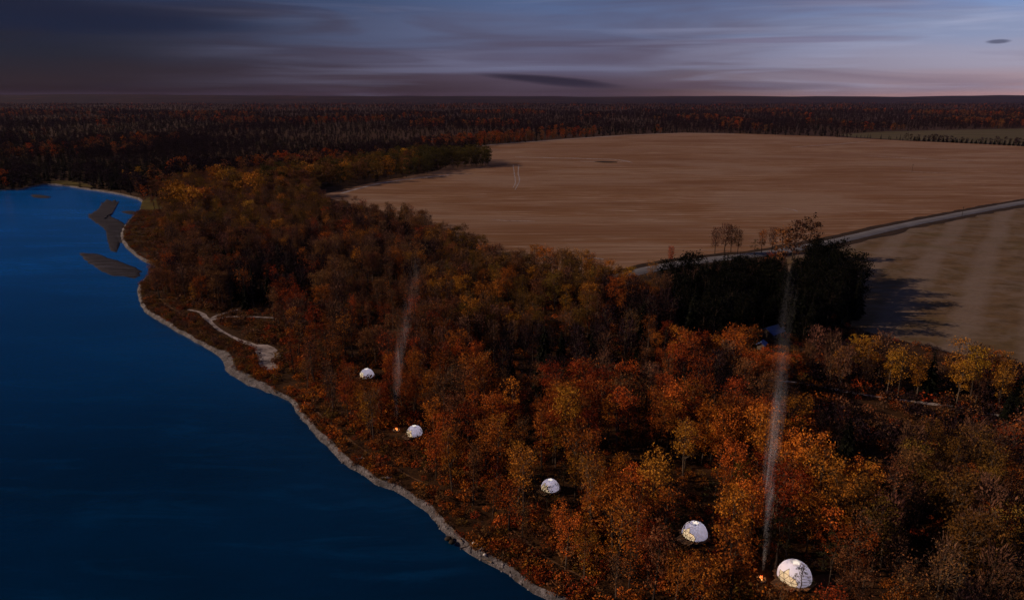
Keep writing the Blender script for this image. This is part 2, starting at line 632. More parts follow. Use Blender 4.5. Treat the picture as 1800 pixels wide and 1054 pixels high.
beach = mesh_obj('beach', vs, fs, BEACH, smooth=True)
tag(beach, 'narrow grey shingle beach along the blue river', kind='structure')
land = [(q.x, q.y) for q in inner] + [(-21000, inner[-1].y + 300), (-21000, 21000), (21000, 21000), (21000, -600), (80, -600)]
# drop the points that fold back at sharp bends
clean = []
for q in land:
    if not clean or math.dist(q, clean[-1]) > .4:
        clean.append(q)
land = clean
tag(poly_sheet('ground', land, 0.0, GROUND), 'dark leaf litter ground under the autumn woods', kind='structure')
water_poly = [(q.x, q.y) for q in outer]
wv_ = [Vector((x, y, ZW)) for x, y in [(-9000, -900), (400, -900), (400, 1600), (-9000, 3000)]]
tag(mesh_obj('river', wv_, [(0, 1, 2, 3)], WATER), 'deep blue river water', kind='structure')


def mound(name, px_poly, top, mat, label, cat=None):
    poly = smooth_line([P(a, b, ZW) for a, b in px_poly + [px_poly[0]]], 3.0)[:-1]
    c = sum(poly, Vector()) / len(poly)
    poly = [c + (p - c) * (1 + .16 * mnoise.noise(p * .11) + .10 * mnoise.noise(p * .35)) for p in poly]
    rings = [(1.04, -.5), (1.0, .02), (.86, top * .55), (.6, top), (.3, top * 1.1)]
    vs, fs = [], []
    n = len(poly)
    for s, z in rings:
        for p in poly:
            q = c + (p - c) * s
            vs.append(Vector((q.x, q.y, ZW + z + .08 * mnoise.noise(q * .3))))
    for r in range(len(rings) - 1):
        for i in range(n):
            fs.append((r * n + i, r * n + (i + 1) % n, (r + 1) * n + (i + 1) % n, (r + 1) * n + i))
    fs.append(tuple((len(rings) - 1) * n + i for i in range(n)))
    o = mesh_obj(name, vs, fs, mat, smooth=True)
    bm = bmesh.new(); bm.from_mesh(o.data); bmesh.ops.recalc_face_normals(bm, faces=bm.faces); bm.to_mesh(o.data); bm.free()
    return tag(o, label, kind='structure')


mound('gravel_bar', [(141, 443), (170, 446), (205, 458), (240, 470), (249, 477), (246, 487), (220, 488), (190, 481), (165, 468), (148, 455)], .5, BAR, 'dark gravel bar lying free in the blue river')
mound('gravel_bar', [(178, 356), (192, 352), (208, 356), (198, 364), (190, 370), (196, 380), (210, 388), (222, 398), (216, 412), (212, 432), (194, 436), (188, 418), (184, 404), (170, 392), (154, 380), (166, 372), (174, 366)], .35, BAR, 'long dark gravel bar reaching out from the river bend')
mound('gravel_bar', [(212, 372), (228, 370), (240, 373), (230, 377)], .2, BAR, 'small gravel spit in the shallow inlet')
mound('gravel_bar', [(52, 343), (66, 342), (90, 346), (80, 348.5), (60, 347)], .2, BAR, 'thin sandbar out on the open river')

# low wooded hills that close the horizon
M = Mat('wooded hills', .95, .05)
hv = M.coord((.0016, .0016, .02))
M.color(M.ramp(M.noise(hv, 1.0, 6, .7), [(.35, (.004, .004, .006)), (.55, (.014, .008, .008)), (.72, (.045, .018, .010))]))
HILLM = M.m
hvs, hfs = [], []
hx = np.linspace(-15000, 15000, 121)
rows = [(9000, 0), (10500, .5), (12000, .95), (13500, 1.0), (16000, .7), (19000, 0)]
for r_, (yy_, f_) in enumerate(rows):
    for k, xx_ in enumerate(hx):
        hh = 104 + 34 * mnoise.noise(Vector((xx_ * .00035, r_ * .35, 1.1))) + 14 * mnoise.noise(Vector((xx_ * .0014, r_ * .7, 4.4))) + 12 * (xx_ < -4000)
        hvs.append((xx_, yy_, -6 + f_ * hh))
        if r_ and k:
            a = r_ * 121 + k
            hfs.append((a - 122, a - 121, a, a - 1))
tag(mesh_obj('hills', hvs, hfs, HILLM, smooth=True), 'low dark wooded hills along the horizon', kind='structure')

# fields
field1 = [(560, 345), (590, 336), (650, 322), (770, 300), (850, 256), (1000, 243.5), (1100, 237), (1200, 233.5), (1300, 235), (1450, 240), (1600, 248), (1800, 256.5), (2300, 280), (2300, 282),
          (1800, 352), (1620, 384), (1450, 421), (1320, 444), (1150, 470), (1050, 492), (900, 470), (760, 410), (660, 368)]
tag(poly_sheet('stubble_field', [P(a, b).xy for a, b in field1], .06, STUBBLE), 'wide tan stubble field', kind='structure')
field2 = [(1380, 447), (1450, 435), (1620, 394), (1800, 361), (2200, 296), (2200, 670), (1800, 650), (1640, 612), (1470, 570), (1400, 540)]
tag(poly_sheet('grass_field', [P(a, b).xy for a, b in field2], .06, GRASSFIELD), 'pale striped grass field below the road', kind='structure')
past = [(1500, 241), (1470, 236.5), (1560, 231), (1800, 226), (2300, 226), (2300, 276), (1800, 254.5), (1600, 246.4)]
tag(poly_sheet('pasture', [P(a, b).xy for a, b in past], .05, PASTURE), 'olive pasture behind the row of young conifers', kind='structure')
mead = [(246, 366), (250, 354), (262, 347), (285, 349), (290, 360), (278, 370), (262, 372)]
tag(poly_sheet('meadow', [P(a, b).xy for a, b in mead], .05, MEADOW), 'small green meadow at the river bend', kind='structure')
mead2 = [(84, 319), (112, 317), (150, 323), (170, 329), (130, 327), (100, 323)]
tag(poly_sheet('meadow', [P(a, b).xy for a, b in mead2], .05, MEADOW), 'thin strip of green grass on the far bank', kind='structure')
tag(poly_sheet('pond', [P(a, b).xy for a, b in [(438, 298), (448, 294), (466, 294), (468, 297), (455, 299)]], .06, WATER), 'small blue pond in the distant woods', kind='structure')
# pale headland tracks
tag(strip('field_track', [P(a, b) for a, b in [(838, 257), (920, 250), (1000, 244.5), (1100, 238), (1200, 234.5), (1290, 235.5)]], 9, .10, SAND, 25, .5), 'pale farm track along the far edge of the stubble', kind='structure')
tag(strip('field_track', [P(a, b) for a, b in [(600, 340), (660, 324), (720, 315), (790, 308)]], 5, .10, SAND, 12, .8), 'pale farm track beside the green grove', kind='structure')

for ln, w_, lab in [
    ([(905, 276), (960, 277.5), (1030, 279), (1085, 281), (1112, 286)], [3, 7, 9, 6, 2], 'pale wet streak curving across the far stubble'),
    ([(1020, 283), (1045, 284.5), (1075, 285.5), (1100, 285)], [3, 4, 4, 2], 'pale wet rim of the dark puddle in the stubble'),
    ([(902, 290), (904, 305), (906, 320), (902, 330)], [1.0, 1.2, 1.2, .8], 'faint wheel track running down the stubble field'),
    ([(912, 290), (911, 305), (913, 318), (905, 334)], [1.0, 1.2, 1.2, .8], 'faint wheel track running down the stubble field'),
    ([(1390, 259), (1450, 255), (1500, 251), (1530, 247.5)], [4, 6, 5, 2], 'long pale swath near the far edge of the stubble'),
    ([(1520, 274), (1600, 278), (1680, 282), (1740, 284)], [2, 4, 4, 2], 'long pale swath below the row of conifers'),
    ([(1585, 300), (1610, 302), (1650, 304), (1690, 305)], [1, 3, 2, 1], 'short pale streak beside the lone pole'),
    ([(865, 386), (890, 388), (940, 389)], [1, 2.5, 1], 'short pale streak in the near stubble'),
    ([(1375, 366), (1395, 369), (1402, 372)], [1, 2, 1], 'small pale streak in the near stubble'),
    ([(1020, 455), (1040, 453), (1060, 456)], [1, 3, 2], 'pale bare strip at the woodland edge of the stubble')]:
    tag(strip('field_streak', [P(a, b) for a, b in ln], w_, .09, SAND, 6, .9, ln[0][0]), lab, kind='structure')
tag(poly_sheet('puddle', [p.xy for p in smooth_line([P(a, b) for a, b in [(1043, 284), (1060, 283.2), (1086, 284.6), (1084, 286), (1060, 286.2), (1043, 284)]], 8)[:-1]], .12, DITCH), 'dark wet hollow in the stubble field', kind='structure')

# road on a low bank with ditches
road_px = [(1060, 494), (1110, 481), (1150, 472), (1200, 463), (1250, 456.5), (1320, 449), (1390, 439), (1450, 428), (1500, 417), (1560, 402.5), (1620, 390), (1700, 374.5), (1760, 363), (1800, 356), (1950, 331), (2300, 275)]
road_l = [P(a, b) for a, b in road_px]
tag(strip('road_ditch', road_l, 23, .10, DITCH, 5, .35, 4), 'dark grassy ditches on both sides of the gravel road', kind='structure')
rl = smooth_line(road_l, 6)
vs, fs = [], []
for i, p in enumerate(rl):
    t = rl[min(i + 1, len(rl) - 1)] - rl[max(i - 1, 0)]
    t.z = 0; t.normalize()
    n = Vector((-t.y, t.x, 0))
    for off, z in ((5.0, .12), (3.4, .75), (0, .85), (-3.4, .75), (-5.0, .12)):
        o2 = off + .5 * mnoise.noise(Vector((i * .4, off, 2)))
        vs.append(Vector(((p + n * o2).x, (p + n * o2).y, z)))
    if i:
        a = 5 * i
        for k in range(4):
            fs.append((a - 5 + k, a + k, a + 1 + k, a - 4 + k))
tag(mesh_obj('gravel_road', vs, fs, ROAD, smooth=True), 'grey gravel road crossing between the two fields', kind='structure')

# paths
paths = [
    ([(280, 524), (296, 538), (318, 551), (330, 558)], .9, 'thin worn path along the river bank', TRAIL),
    ([(330, 544), (352, 549), (366, 561), (388, 559), (410, 556.5), (450, 557), (487, 559)], [.8, 1.3, 2.8, 2.0, 1.5, 1.4, 1.1], 'pale sandy path running into the woods', SAND),
    ([(366, 561), (374, 570), (392, 583), (420, 597), (450, 608), (476, 614)], [2.2, 1.5, 1.2, 1.5, 2.6, 4.5], 'pale sandy path curving to the clearing', SAND),
    ([(372, 560), (386, 553), (404, 548), (418, 544)], [2, 1.6, 1.2, .8], 'short faint sandy side path', SAND),
    ([(540, 708), (560, 726), (590, 752), (622, 778), (655, 800), (690, 818), (722, 838), (770, 858)], [.5, .6, .6, .7, .6, .6, .5, .3], 'narrow earth trail along the bank above the beach', TRAIL),
    ([(900, 930), (935, 960), (975, 988), (1020, 1012), (1060, 1040)], [.3, .5, .5, .5, .4], 'faint earth trail in the orange scrub', TRAIL),
    ([(1340, 668), (1400, 672), (1460, 683), (1530, 695), (1600, 705), (1700, 718), (1790, 738), (1900, 760)], [.6, 1.4, 2.0, 1.0, 2.0, 1.2, 2.2, 2.2], 'pale woodland track through the dark trees', SAND),
    ([(1370, 1040), (1420, 1028), (1480, 1012), (1535, 1028)], [3, 4, 2, 1.4], 'worn earth path by the largest dome', TRAIL),
]
for k, (pl, w, lab, mt) in enumerate(paths):
    tag(strip('path', [P(a, b) for a, b in pl], w, .05 + .006 * k, mt, 1.5, .7, k * 7.3), lab, kind='structure')
clear_px = [(444, 606), (470, 606), (488, 616), (493, 628), (480, 634), (489, 647), (470, 652), (455, 640), (452, 626)]
tag(poly_sheet('clearing', [p.xy for p in smooth_line([P(a, b) for a, b in clear_px + [clear_px[0]]], 2)[:-1]], .12, SAND), 'pale sandy clearing beside the river woods', kind='structure')

# ------------------------------------------------------------------ tree shapes
def tube_np(pts, rads, sides, V, Fc):
    """tapered tube through pts"""
    base = len(V)
    for i, p in enumerate(pts):
        t = pts[min(i + 1, len(pts) - 1)] - pts[max(i - 1, 0)]
        t = t / (np.linalg.norm(t) + 1e-9)
        a = np.cross(t, (1, 0, 0) if abs(t[0]) < .8 else (0, 1, 0))
        a /= np.linalg.norm(a)
        b = np.cross(t, a)
        for k in range(sides):
            th = 2 * math.pi * k / sides
            V.append(p + rads[i] * (math.cos(th) * a + math.sin(th) * b))
    for i in range(len(pts) - 1):
        for k in range(sides):
            Fc.append((base + i * sides + k, base + i * sides + (k + 1) % sides, base + (i + 1) * sides + (k + 1) % sides, base + (i + 1) * sides + k))


def leaves_np(cent, size, r, V, Fc, flat=.0, aspect=.6):
    """one small leaf-spray quad for each centre, at a random tilt"""
    n = len(cent)
    a = r.normal(size=(n, 3)); a[:, 2] *= (1 - flat)
    a /= np.linalg.norm(a, axis=1)[:, None]
    b = r.normal(size=(n, 3))
    b -= (b * a).sum(1)[:, None] * a
    b /= np.linalg.norm(b, axis=1)[:, None]
    s = size * r.uniform(.6, 1.4, n)[:, None]
    base = len(V)
    q = np.stack([cent - a * s, cent - b * s * aspect, cent + a * s, cent + b * s * aspect * r.uniform(.4, 1, n)[:, None]], 1).reshape(-1, 3)
    V.extend(list(q))
    Fc.extend([(base + 4 * i, base + 4 * i + 1, base + 4 * i + 2, base + 4 * i + 3) for i in range(n)])


def gen_leafy(seed, h=18.0, cw=5.0, n_leaf=1000, size=.42, low=.30, n_limb=15, clump=.95, twigs=60):
    r = np.random.default_rng(seed)
    tv, tf, cv, cf = [], [], [], []
    lean = r.normal(0, .025, 2)
    zz = np.linspace(0, 1, 8)
    bend = np.cumsum(r.normal(0, .12, (8, 2)), 0)
    spine = np.stack([lean[0] * h * zz + bend[:, 0] * zz, lean[1] * h * zz + bend[:, 1] * zz, h * .95 * zz - .3 * (zz == 0)], 1)
    tube_np(spine, .26 * (1 - zz) ** .8 + .025, 6, tv, tf)
    cl = []
    ph = r.uniform(0, 6.28)
    for k in range(n_limb):
        f = low + (0.93 - low) * (k + r.uniform(0, .8)) / n_limb
        b = np.array([np.interp(f, zz, spine[:, i]) for i in range(3)])
        ph += 2.4 + r.normal(0, .4)
        g = (f - low) / (1 - low)
        reach = cw * (.42 + 1.0 * math.sin(math.pi * min(1, .18 + .72 * g)) * .62) * r.uniform(.6, 1.15)
        up = reach * r.uniform(.7, 1.5)
        end = b + np.array([math.cos(ph) * reach, math.sin(ph) * reach, min(up, h * 1.0 - b[2])])
        m1 = b + (end - b) * .5 + np.array([0, 0, -.12 * reach])
        tube_np(np.stack([b, m1, end]), [.10 * (1.2 - f), .06 * (1.2 - f) + .01, .015], 4, tv, tf)
        cl += [end, m1 + (end - m1) * .4 + r.normal(0, .4, 3)]
        if reach > 2.2:
            for s in range(2):
                e2 = m1 + np.array([math.cos(ph + (s - .5) * 2.2) * reach * .55, math.sin(ph + (s - .5) * 2.2) * reach * .55, reach * r.uniform(.2, .6)])
                tube_np(np.stack([m1, e2]), [.04, .012], 3, tv, tf)
                cl.append(e2)
    top = spine[-1]
    cl += [top + r.normal(0, .5, 3), top - np.array([0, 0, 1.2]) + r.normal(0, .5, 3)]
    cl = np.array(cl)
    w = r.gamma(1.6, 1, len(cl)); w /= w.sum()
    idx = r.choice(len(cl), n_leaf, p=w)
    rad = clump * r.uniform(.55, 1.3, len(cl))
    off = r.normal(0, 1, (n_leaf, 3)) * rad[idx][:, None] * np.array([1, 1, .75])
    leaves_np(cl[idx] + off, size, r, cv, cf)
    for k in range(twigs):                            # fine bare twigs that stick out
        c = cl[r.integers(len(cl))]
        d = r.normal(0, 1, 3); d[2] = abs(d[2]) + .6
        d /= np.linalg.norm(d)
        tube_np(np.stack([c, c + d * r.uniform(.9, 2.2)]), [.03, .006], 3, tv, tf)
    return tv, tf, cv, cf


def gen_bare(seed, h=17.0, cw=2.7, n_leaf=200):
    r = np.random.default_rng(seed)
    tv, tf, cv, cf = gen_leafy(seed, h, cw, n_leaf, .34, .28, 18, 1.1, 20)
    # a haze of upright twigs instead of leaves
    n = 420
    g = r.uniform(.32, 1, n)
    rad = cw * np.sqrt(r.uniform(.02, 1, n)) * np.sin(np.pi * np.clip(.2 + .75 * (g - .3), 0, 1))
    th = r.uniform(0, 6.28, n)
    c = np.stack([rad * np.cos(th), rad * np.sin(th), g * h], 1)
    d = np.stack([np.cos(th) * r.uniform(.1, .6, n), np.sin(th) * r.uniform(.1, .6, n), r.uniform(.6, 1, n)], 1)
    L = r.uniform(.8, 2.0, n)[:, None]
    s = r.normal(size=(n, 3)) * .085
    base = len(cv)
    q = np.stack([c - s, c + s, c + d * L], 1).reshape(-1, 3)
    cv.extend(list(q))
    cf.extend([(base + 3 * i, base + 3 * i + 1, base + 3 * i + 2) for i in range(n)])
    return tv, tf, cv, cf


def gen_spruce(seed, h=17.0, w=3.7, tiers=22, arms=9):
    r = np.random.default_rng(seed)
    tv, tf, cv, cf = [], [], [], []
    tube_np(np.array([[0, 0, -.3], [0, 0, h * .5], [0, 0, h * .98]]), [.22, .13, .02], 6, tv, tf)
    for t in range(tiers):
        f = t / (tiers - 1)
        z = h * (.06 + .92 * f)
        R0 = w * (1 - f) ** .85 + .12
        a0 = r.uniform(0, 6.28)
        na = max(4, int(arms * (1 - .5 * f)))
        for k in range(na):
            th = a0 + 2 * math.pi * k / na + r.normal(0, .12)
            L = R0 * r.uniform(.7, 1.12)
            d = np.array([math.cos(th), math.sin(th), 0])
            s = np.array([-math.sin(th), math.cos(th), 0]) * L * .30
            z0 = np.array([0, 0, z + r.normal(0, .12)])
            tip = z0 + d * L + np.array([0, 0, -L * .32])
            m = z0 + d * L * .55 + np.array([0, 0, -.10 * L])
            base = len(cv)
            cv.extend([z0 + np.array([0, 0, .25]), m + s + np.array([0, 0, -.18 * L]), tip, m - s + np.array([0, 0, -.18 * L]), m + np.array([0, 0, .10 * L])])
            cf.extend([(base, base + 1, base + 4), (base + 1, base + 2, base + 4), (base + 2, base + 3, base + 4), (base + 3, base, base + 4)])
    return tv, tf, cv, cf


def gen_pine(seed, h=13.0, w=3.2, tufts=520, low=.35):
    r = np.random.default_rng(seed)
    tv, tf, cv, cf = [], [], [], []
    zz = np.linspace(0, 1, 6)
    sp = np.stack([r.normal(0, .12, 6), r.normal(0, .12, 6), zz * h - .3 * (zz == 0)], 1)
    tube_np(sp, .2 * (1 - zz) + .03, 6, tv, tf)
    ends = []
    ph = 0
    for k in range(17):
        f = low + (.95 - low) * k / 16
        b = np.array([np.interp(f, zz, sp[:, i]) for i in range(3)])
        ph += 2.4 + r.normal(0, .5)
        L = w * (1.15 - .75 * (f - low) / (1 - low)) * r.uniform(.6, 1.1)
        e2 = b + np.array([math.cos(ph) * L, math.sin(ph) * L, L * r.uniform(.05, .5)])
        m = (b + e2) / 2 + np.array([0, 0, .12 * L])
        tube_np(np.stack([b, m, e2]), [.07, .045, .015], 4, tv, tf)
        ends += [e2, m * .4 + e2 * .6, e2 + r.normal(0, .35, 3)]
    ends = np.array(ends)
    idx = r.integers(0, len(ends), tufts)
    leaves_np(ends[idx] + r.normal(0, .32, (tufts, 3)) * np.array([1, 1, .5]), .26, r, cv, cf, .6, .35)
    return tv, tf, cv, cf


def gen_shrub(seed, h=1.8, w=1.5, n=110, size=.2):
    r = np.random.default_rng(seed)
    cv, cf, tv, tf = [], [], [], []
    for k in range(5):
        th = r.uniform(0, 6.28)
        tube_np(np.array([[0, 0, -.1], [math.cos(th) * w * .5, math.sin(th) * w * .5, h * r.uniform(.6, .95)]]), [.04, .01], 3, tv, tf)
    u = r.normal(0, 1, (n, 3)); u /= np.linalg.norm(u, axis=1)[:, None]
    c = u * (r.uniform(.35, 1, n) ** .5)[:, None] * np.array([w, w, h * .5]) + np.array([0, 0, h * .5])
    c += r.normal(0, .15, (n, 3))
    c[:, 2] = np.maximum(c[:, 2], .05)
    leaves_np(c, size, r, cv, cf)
    return tv, tf, cv, cf


def to_mesh(name, V, Fc, mat):
    me = bpy.data.meshes.new(name)
    me.from_pydata([tuple(map(float, v)) for v in V], [], Fc)
    me.materials.append(mat)
    return me


SHAPES = {}
for i in range(6):
    SHAPES['leafy%d' % i] = gen_leafy(100 + i, 16.5 + 1.2 * (i % 3), 3.0 + .35 * (i % 4), 1700, .24, .27 + .03 * (i % 3), 16 + i % 3, .72)
for i in range(2):
    SHAPES['tall%d' % i] = gen_leafy(140 + i, 19, 2.1, 1000, .23, .2, 16, .55)
for i in range(3):
    SHAPES['thin%d' % i] = gen_leafy(150 + i, 17, 2.9, 760, .22, .3, 16, .75, 150)
for i in range(3):
    SHAPES['bare%d' % i] = gen_bare(160 + i)
for i in range(3):
    SHAPES['spruce%d' % i] = gen_spruce(170 + i, 15 + 2 * i)
for i in range(3):
    SHAPES['pine%d' % i] = gen_pine(180 + i, 11 + 1.5 * i)
for i in range(3):
    SHAPES['far%d' % i] = gen_leafy(190 + i, 17, 3.8, 260, .7, .10, 9, 1.0, 0)
for i in range(2):
    SHAPES['farbare%d' % i] = gen_leafy(195 + i, 16, 3.0, 130, .6, .25, 8, .9, 8)
for i in range(3):
    SHAPES['grove%d' % i] = gen_leafy(210 + i, 17 + i, 4.4, 620, .55, .06, 14, .95, 0)
for i in range(3):
    SHAPES['bushy%d' % i] = gen_leafy(220 + i, 16 + i, 3.9, 1700, .36, .05, 17, .95, 30)
SHAPES['farspruce0'] = gen_spruce(198, 17, 3.4, 9, 6)
for i in range(3):
    SHAPES['shrub%d' % i] = gen_shrub(200 + i)
LEAF['stone'] = plain('beach stone', (.16, .155, .18), .85, .2, .5, .7)
LEAF['dark stone'] = plain('dark beach stone', (.035, .033, .04), .7, .3, .4, .7)
for i in range(3):
    bm_ = bmesh.new()
    bmesh.ops.create_icosphere(bm_, subdivisions=1, radius=.22)
    SHAPES['stone%d' % i] = ([], [], [np.array([v.co.x * (1 + .4 * mnoise.noise(v.co * 5 + Vector((i * 7, 0, 0)))), v.co.y * .8, v.co.z * .6]) for v in bm_.verts], [tuple(v.index for v in f.verts) for f in bm_.faces])
    bm_.free()
CACHE = {}


def crown_mesh(shape, leaf):
    k = (shape, leaf)
    if k not in CACHE:
        CACHE[k] = to_mesh('crown_' + shape + '_' + leaf, SHAPES[shape][2], SHAPES[shape][3], LEAF[leaf])
    return CACHE[k]


def trunk_mesh(shape, pale=False):
    k = (shape, 'trunk', pale)
    if k not in CACHE:
        CACHE[k] = to_mesh('trunk_' + shape, SHAPES[shape][0], SHAPES[shape][1], BARK_PALE if pale else BARK)
    return CACHE[k]


BARK_FAR = plain('far bark', (.012, .009, .009), .95, .05, .3, 1.5)


def whole_mesh(shape, leaf, pale=False):
    k = (shape, leaf, 'whole', pale)
    if k not in CACHE:
        tv, tf, cv, cf = SHAPES[shape]
        n = len(tv)
        me = to_mesh('tree_' + shape + '_' + leaf, list(tv) + list(cv), list(tf) + [tuple(i + n for i in f) for f in cf], BARK_FAR if shape.startswith('far') else BARK_PALE if pale else BARK)
        me.materials.append(LEAF[leaf])
        me.polygons.foreach_set('material_index', [0] * len(tf) + [1] * len(cf))
        CACHE[k] = me
    return CACHE[k]


def plant_tree(name, shape, leaf, x, y, sc, label, cat, group=None, sz=1.0, pale=False):
    e = empty(name, (x, y, 0), random.uniform(0, 6.28))
    e.scale = (sc, sc, sc * sz)
    for nm, me in (('trunk', trunk_mesh(shape, pale)), ('crown', crown_mesh(shape, leaf))):
        o = bpy.data.objects.new(nm, me)
        o.parent = e
        C.objects.link(o)
    tag(e, label, cat, group)
    return e


# ------------------------------------------------------------------ where the domes, fires and cabin stand
DOMES = [  # photo pixel of the base centre, width in photo pixels, landmark phrase, label
    (1396, 1014, 61, 'the largest white dome', 'largest white geodesic dome tent with cream lit window, campfire smoke beside it'),
    (1221, 939, 47, 'the second largest dome', 'white dome tent on a deck, next in the row after the largest dome'),
    (967, 858, 34, 'the middle dome of the row', 'white dome tent half behind a dark pine, middle of the row of five'),
    (729, 762, 30, 'the small campfire dome', 'small white dome tent beside the glowing campfire above the bank trail'),
    (645, 661, 27, 'the dome closest to the sandy clearing', 'small white dome tent closest to the pale sandy clearing'),
]
dome_at = []
for px, py, w, lm, lab in DOMES:
    p = P(px, py, .6)
    _, _, zc = PX(p.x, p.y, p.z)
    dome_at.append((p, .475 * w * zc / F, lm, lab))
FIRES = [P(1338, 1018), P(697, 756)]
CABIN = P(1358, 588, 2.5)
keep_clear = []                                     # (px0, py0, px1, py1, depth): crowns nearer than depth may not cover this
for (px, py, w, lm, lab), (p, rad, _, _) in zip(DOMES, dome_at):
    zc = PX(p.x, p.y, p.z)[2]
    keep_clear.append((px - w * .5, py - w * .62, px + w * .5, py + w * .10, zc + rad))
keep_clear[2] = (950, 834, 986, 862, keep_clear[2][4])
keep_clear.append((1328, 985, 1352, 1030, PX(*FIRES[0])[2]))
keep_clear.append((686, 735, 706, 765, PX(*FIRES[1])[2]))
keep_clear.append((1338, 568, 1378, 597, PX(*CABIN)[2]))
keep_clear.append((445, 606, 490, 648, 1e9))
keep_clear.append((345, 545, 440, 602, 1e9))

land_np = land


def shore_dist(X, Y):
    """distance to the water's edge for arrays of points"""
    E = np.array([(q.x, q.y) for q in inner])
    d = np.full(X.shape, 1e9)
    for k in range(0, len(X), 4000):
        sl_ = slice(k, k + 4000)
        dd = (X[sl_, None] - E[None, :, 0]) ** 2 + (Y[sl_, None] - E[None, :, 1]) ** 2
        d[sl_] = np.sqrt(dd.min(1))
    return d


# open ground where no tree stands, as photo pixels of the ground
open_px = [
    field1, field2, past, mead, mead2,
    [(290, 520), (330, 538), (400, 545), (492, 552), (492, 566), (470, 598), (500, 612), (498, 655), (470, 660), (420, 630), (350, 580), (300, 552)],   # clearing with the paths
    [(255, 510), (300, 545), (340, 580), (400, 630), (450, 665), (520, 690), (560, 730), (620, 790), (700, 840), (760, 872), (840, 930), (900, 960), (1000, 1040), (980, 1060), (500, 740), (240, 540)],
    [(1100, 486), (1450, 438), (1820, 365), (2300, 284), (2300, 262), (1800, 345), (1450, 418), (1100, 468)],
    [(205, 372), (250, 366), (296, 378), (288, 430), (300, 480), (262, 505), (205, 440)],
    [(500, 690), (545, 700), (595, 745), (665, 800), (740, 845), (850, 905), (950, 985), (1040, 1054), (900, 1054), (480, 700)],
]
open_w = [[P(a, b).xy for a, b in poly] for poly in open_px]
front_edge_px = [(560, 338), (620, 343), (680, 352), (740, 362), (775, 385), (830, 392), (850, 412), (900, 425), (1010, 432), (1060, 446), (1110, 440), (1150, 450), (1180, 480)]   # tree tops against the stubble
spruce_px = [(1160, 498), (1250, 492), (1330, 486), (1440, 470), (1500, 520), (1512, 556), (1470, 585), (1410, 606), (1330, 612), (1240, 606), (1195, 575)]
spruce_w = [P(a, b).xy for a, b in spruce_px]
grove_px = [(455, 326), (540, 314), (620, 302), (690, 290), (742, 281), (800, 280), (856, 282), (863, 292), (762, 298), (752, 308), (690, 315), (620, 324), (560, 334), (500, 342), (465, 340)]
grove_w = [P(a, b).xy for a, b in grove_px]

# kind of tree by region of the woods, as seen at half the tree's height: (x0, y0, x1, y1, weights)
REG = [
    (860, 575, 1120, 655, dict(dusk=.55, spruce=.35, bare=.1), .65),  # dusk kinds paint the near-black shadow of these zones
    (1060, 505, 1230, 560, dict(dusk=.5, spruce=.3, rust=.2), .7),
    (1430, 655, 1640, 765, dict(dusk=.6, spruce=.3, brown=.1), .42),
    (1640, 700, 1800, 775, dict(dusk=.6, spruce=.3, gold=.1), .42),
    (400, 440, 550, 525, dict(dusk=.5, spruce=.3, rust=.2), .7),
    (1190, 625, 1300, 690, dict(dusk=.6, spruce=.1, rust=.3), .7),
    (1680, 980, 1900, 1200, dict(dusk=.4, brown=.3, bare=.3), .9),
    (1480, 560, 1800, 640, dict(gold=.42, amber=.25, bare=.2, brown=.13), 1.0),
    (1620, 640, 1800, 700, dict(gold=.3, amber=.2, bare=.3, spruce=.2), .8),
    (1440, 640, 1800, 770, dict(bare=.45, spruce=.35, brown=.15, olive=.05), .22),
    (1600, 960, 1900, 1200, dict(bare=.4, olive=.2, brown=.4), .95),
    (1290, 770, 1540, 960, dict(orange=.42, rust=.2, amber=.18, olive=.1, brown=.1), 1.0),
    (1380, 740, 1800, 960, dict(brown=.36, olive=.30, bare=.26, rust=.08), 1.0),
    (1380, 940, 1620, 1200, dict(rust=.35, brown=.3, bare=.2, orange=.15), .95),
    (1140, 565, 1400, 640, dict(rust=.5, orange=.3, bare=.1, amber=.1), 1.1),
    (1380, 560, 1500, 680, dict(bare=.5, brown=.3, rust=.2), .9),
    (1180, 640, 1400, 700, dict(brown=.35, bare=.3, rust=.25, spruce=.1), .5),
    (850, 560, 1130, 660, dict(bare=.35, spruce=.35, brown=.3), .35),
    (1040, 490, 1240, 570, dict(brown=.4, rust=.25, bare=.2, spruce=.15), .8),
    (1020, 400, 1180, 490, dict(gold=.35, amber=.3, olive=.2, brown=.15), 1.1),
    (780, 420, 1040, 560, dict(olive=.36, brown=.28, amber=.22, bare=.14), 1.05),
    (380, 430, 560, 530, dict(bare=.35, spruce=.3, brown=.25, rust=.1), .7),
    (500, 520, 860, 610, dict(brown=.36, rust=.3, bare=.26, amber=.08), .9),
    (200, 290, 560, 400, dict(olive=.32, brown=.40, gold=.08, amber=.06, bare=.14), .95),
    (200, 380, 860, 540, dict(brown=.42, bare=.28, dusk=.12, rust=.11, amber=.07), 1.0),
    (560, 600, 1420, 700, dict(rust=.42, orange=.16, brown=.26, bare=.16), .95),
    (560, 690, 1420, 1200, dict(rust=.34, orange=.36, amber=.17, brown=.13), 1.0),
]


def region(px, py):
    for x0, y0, x1, y1, w, dens in REG:
        if x0 <= px < x1 and y0 <= py < y1:
            return w, dens
    return dict(brown=.35, rust=.15, bare=.25, spruce=.15, olive=.1), .9


random.seed(11)
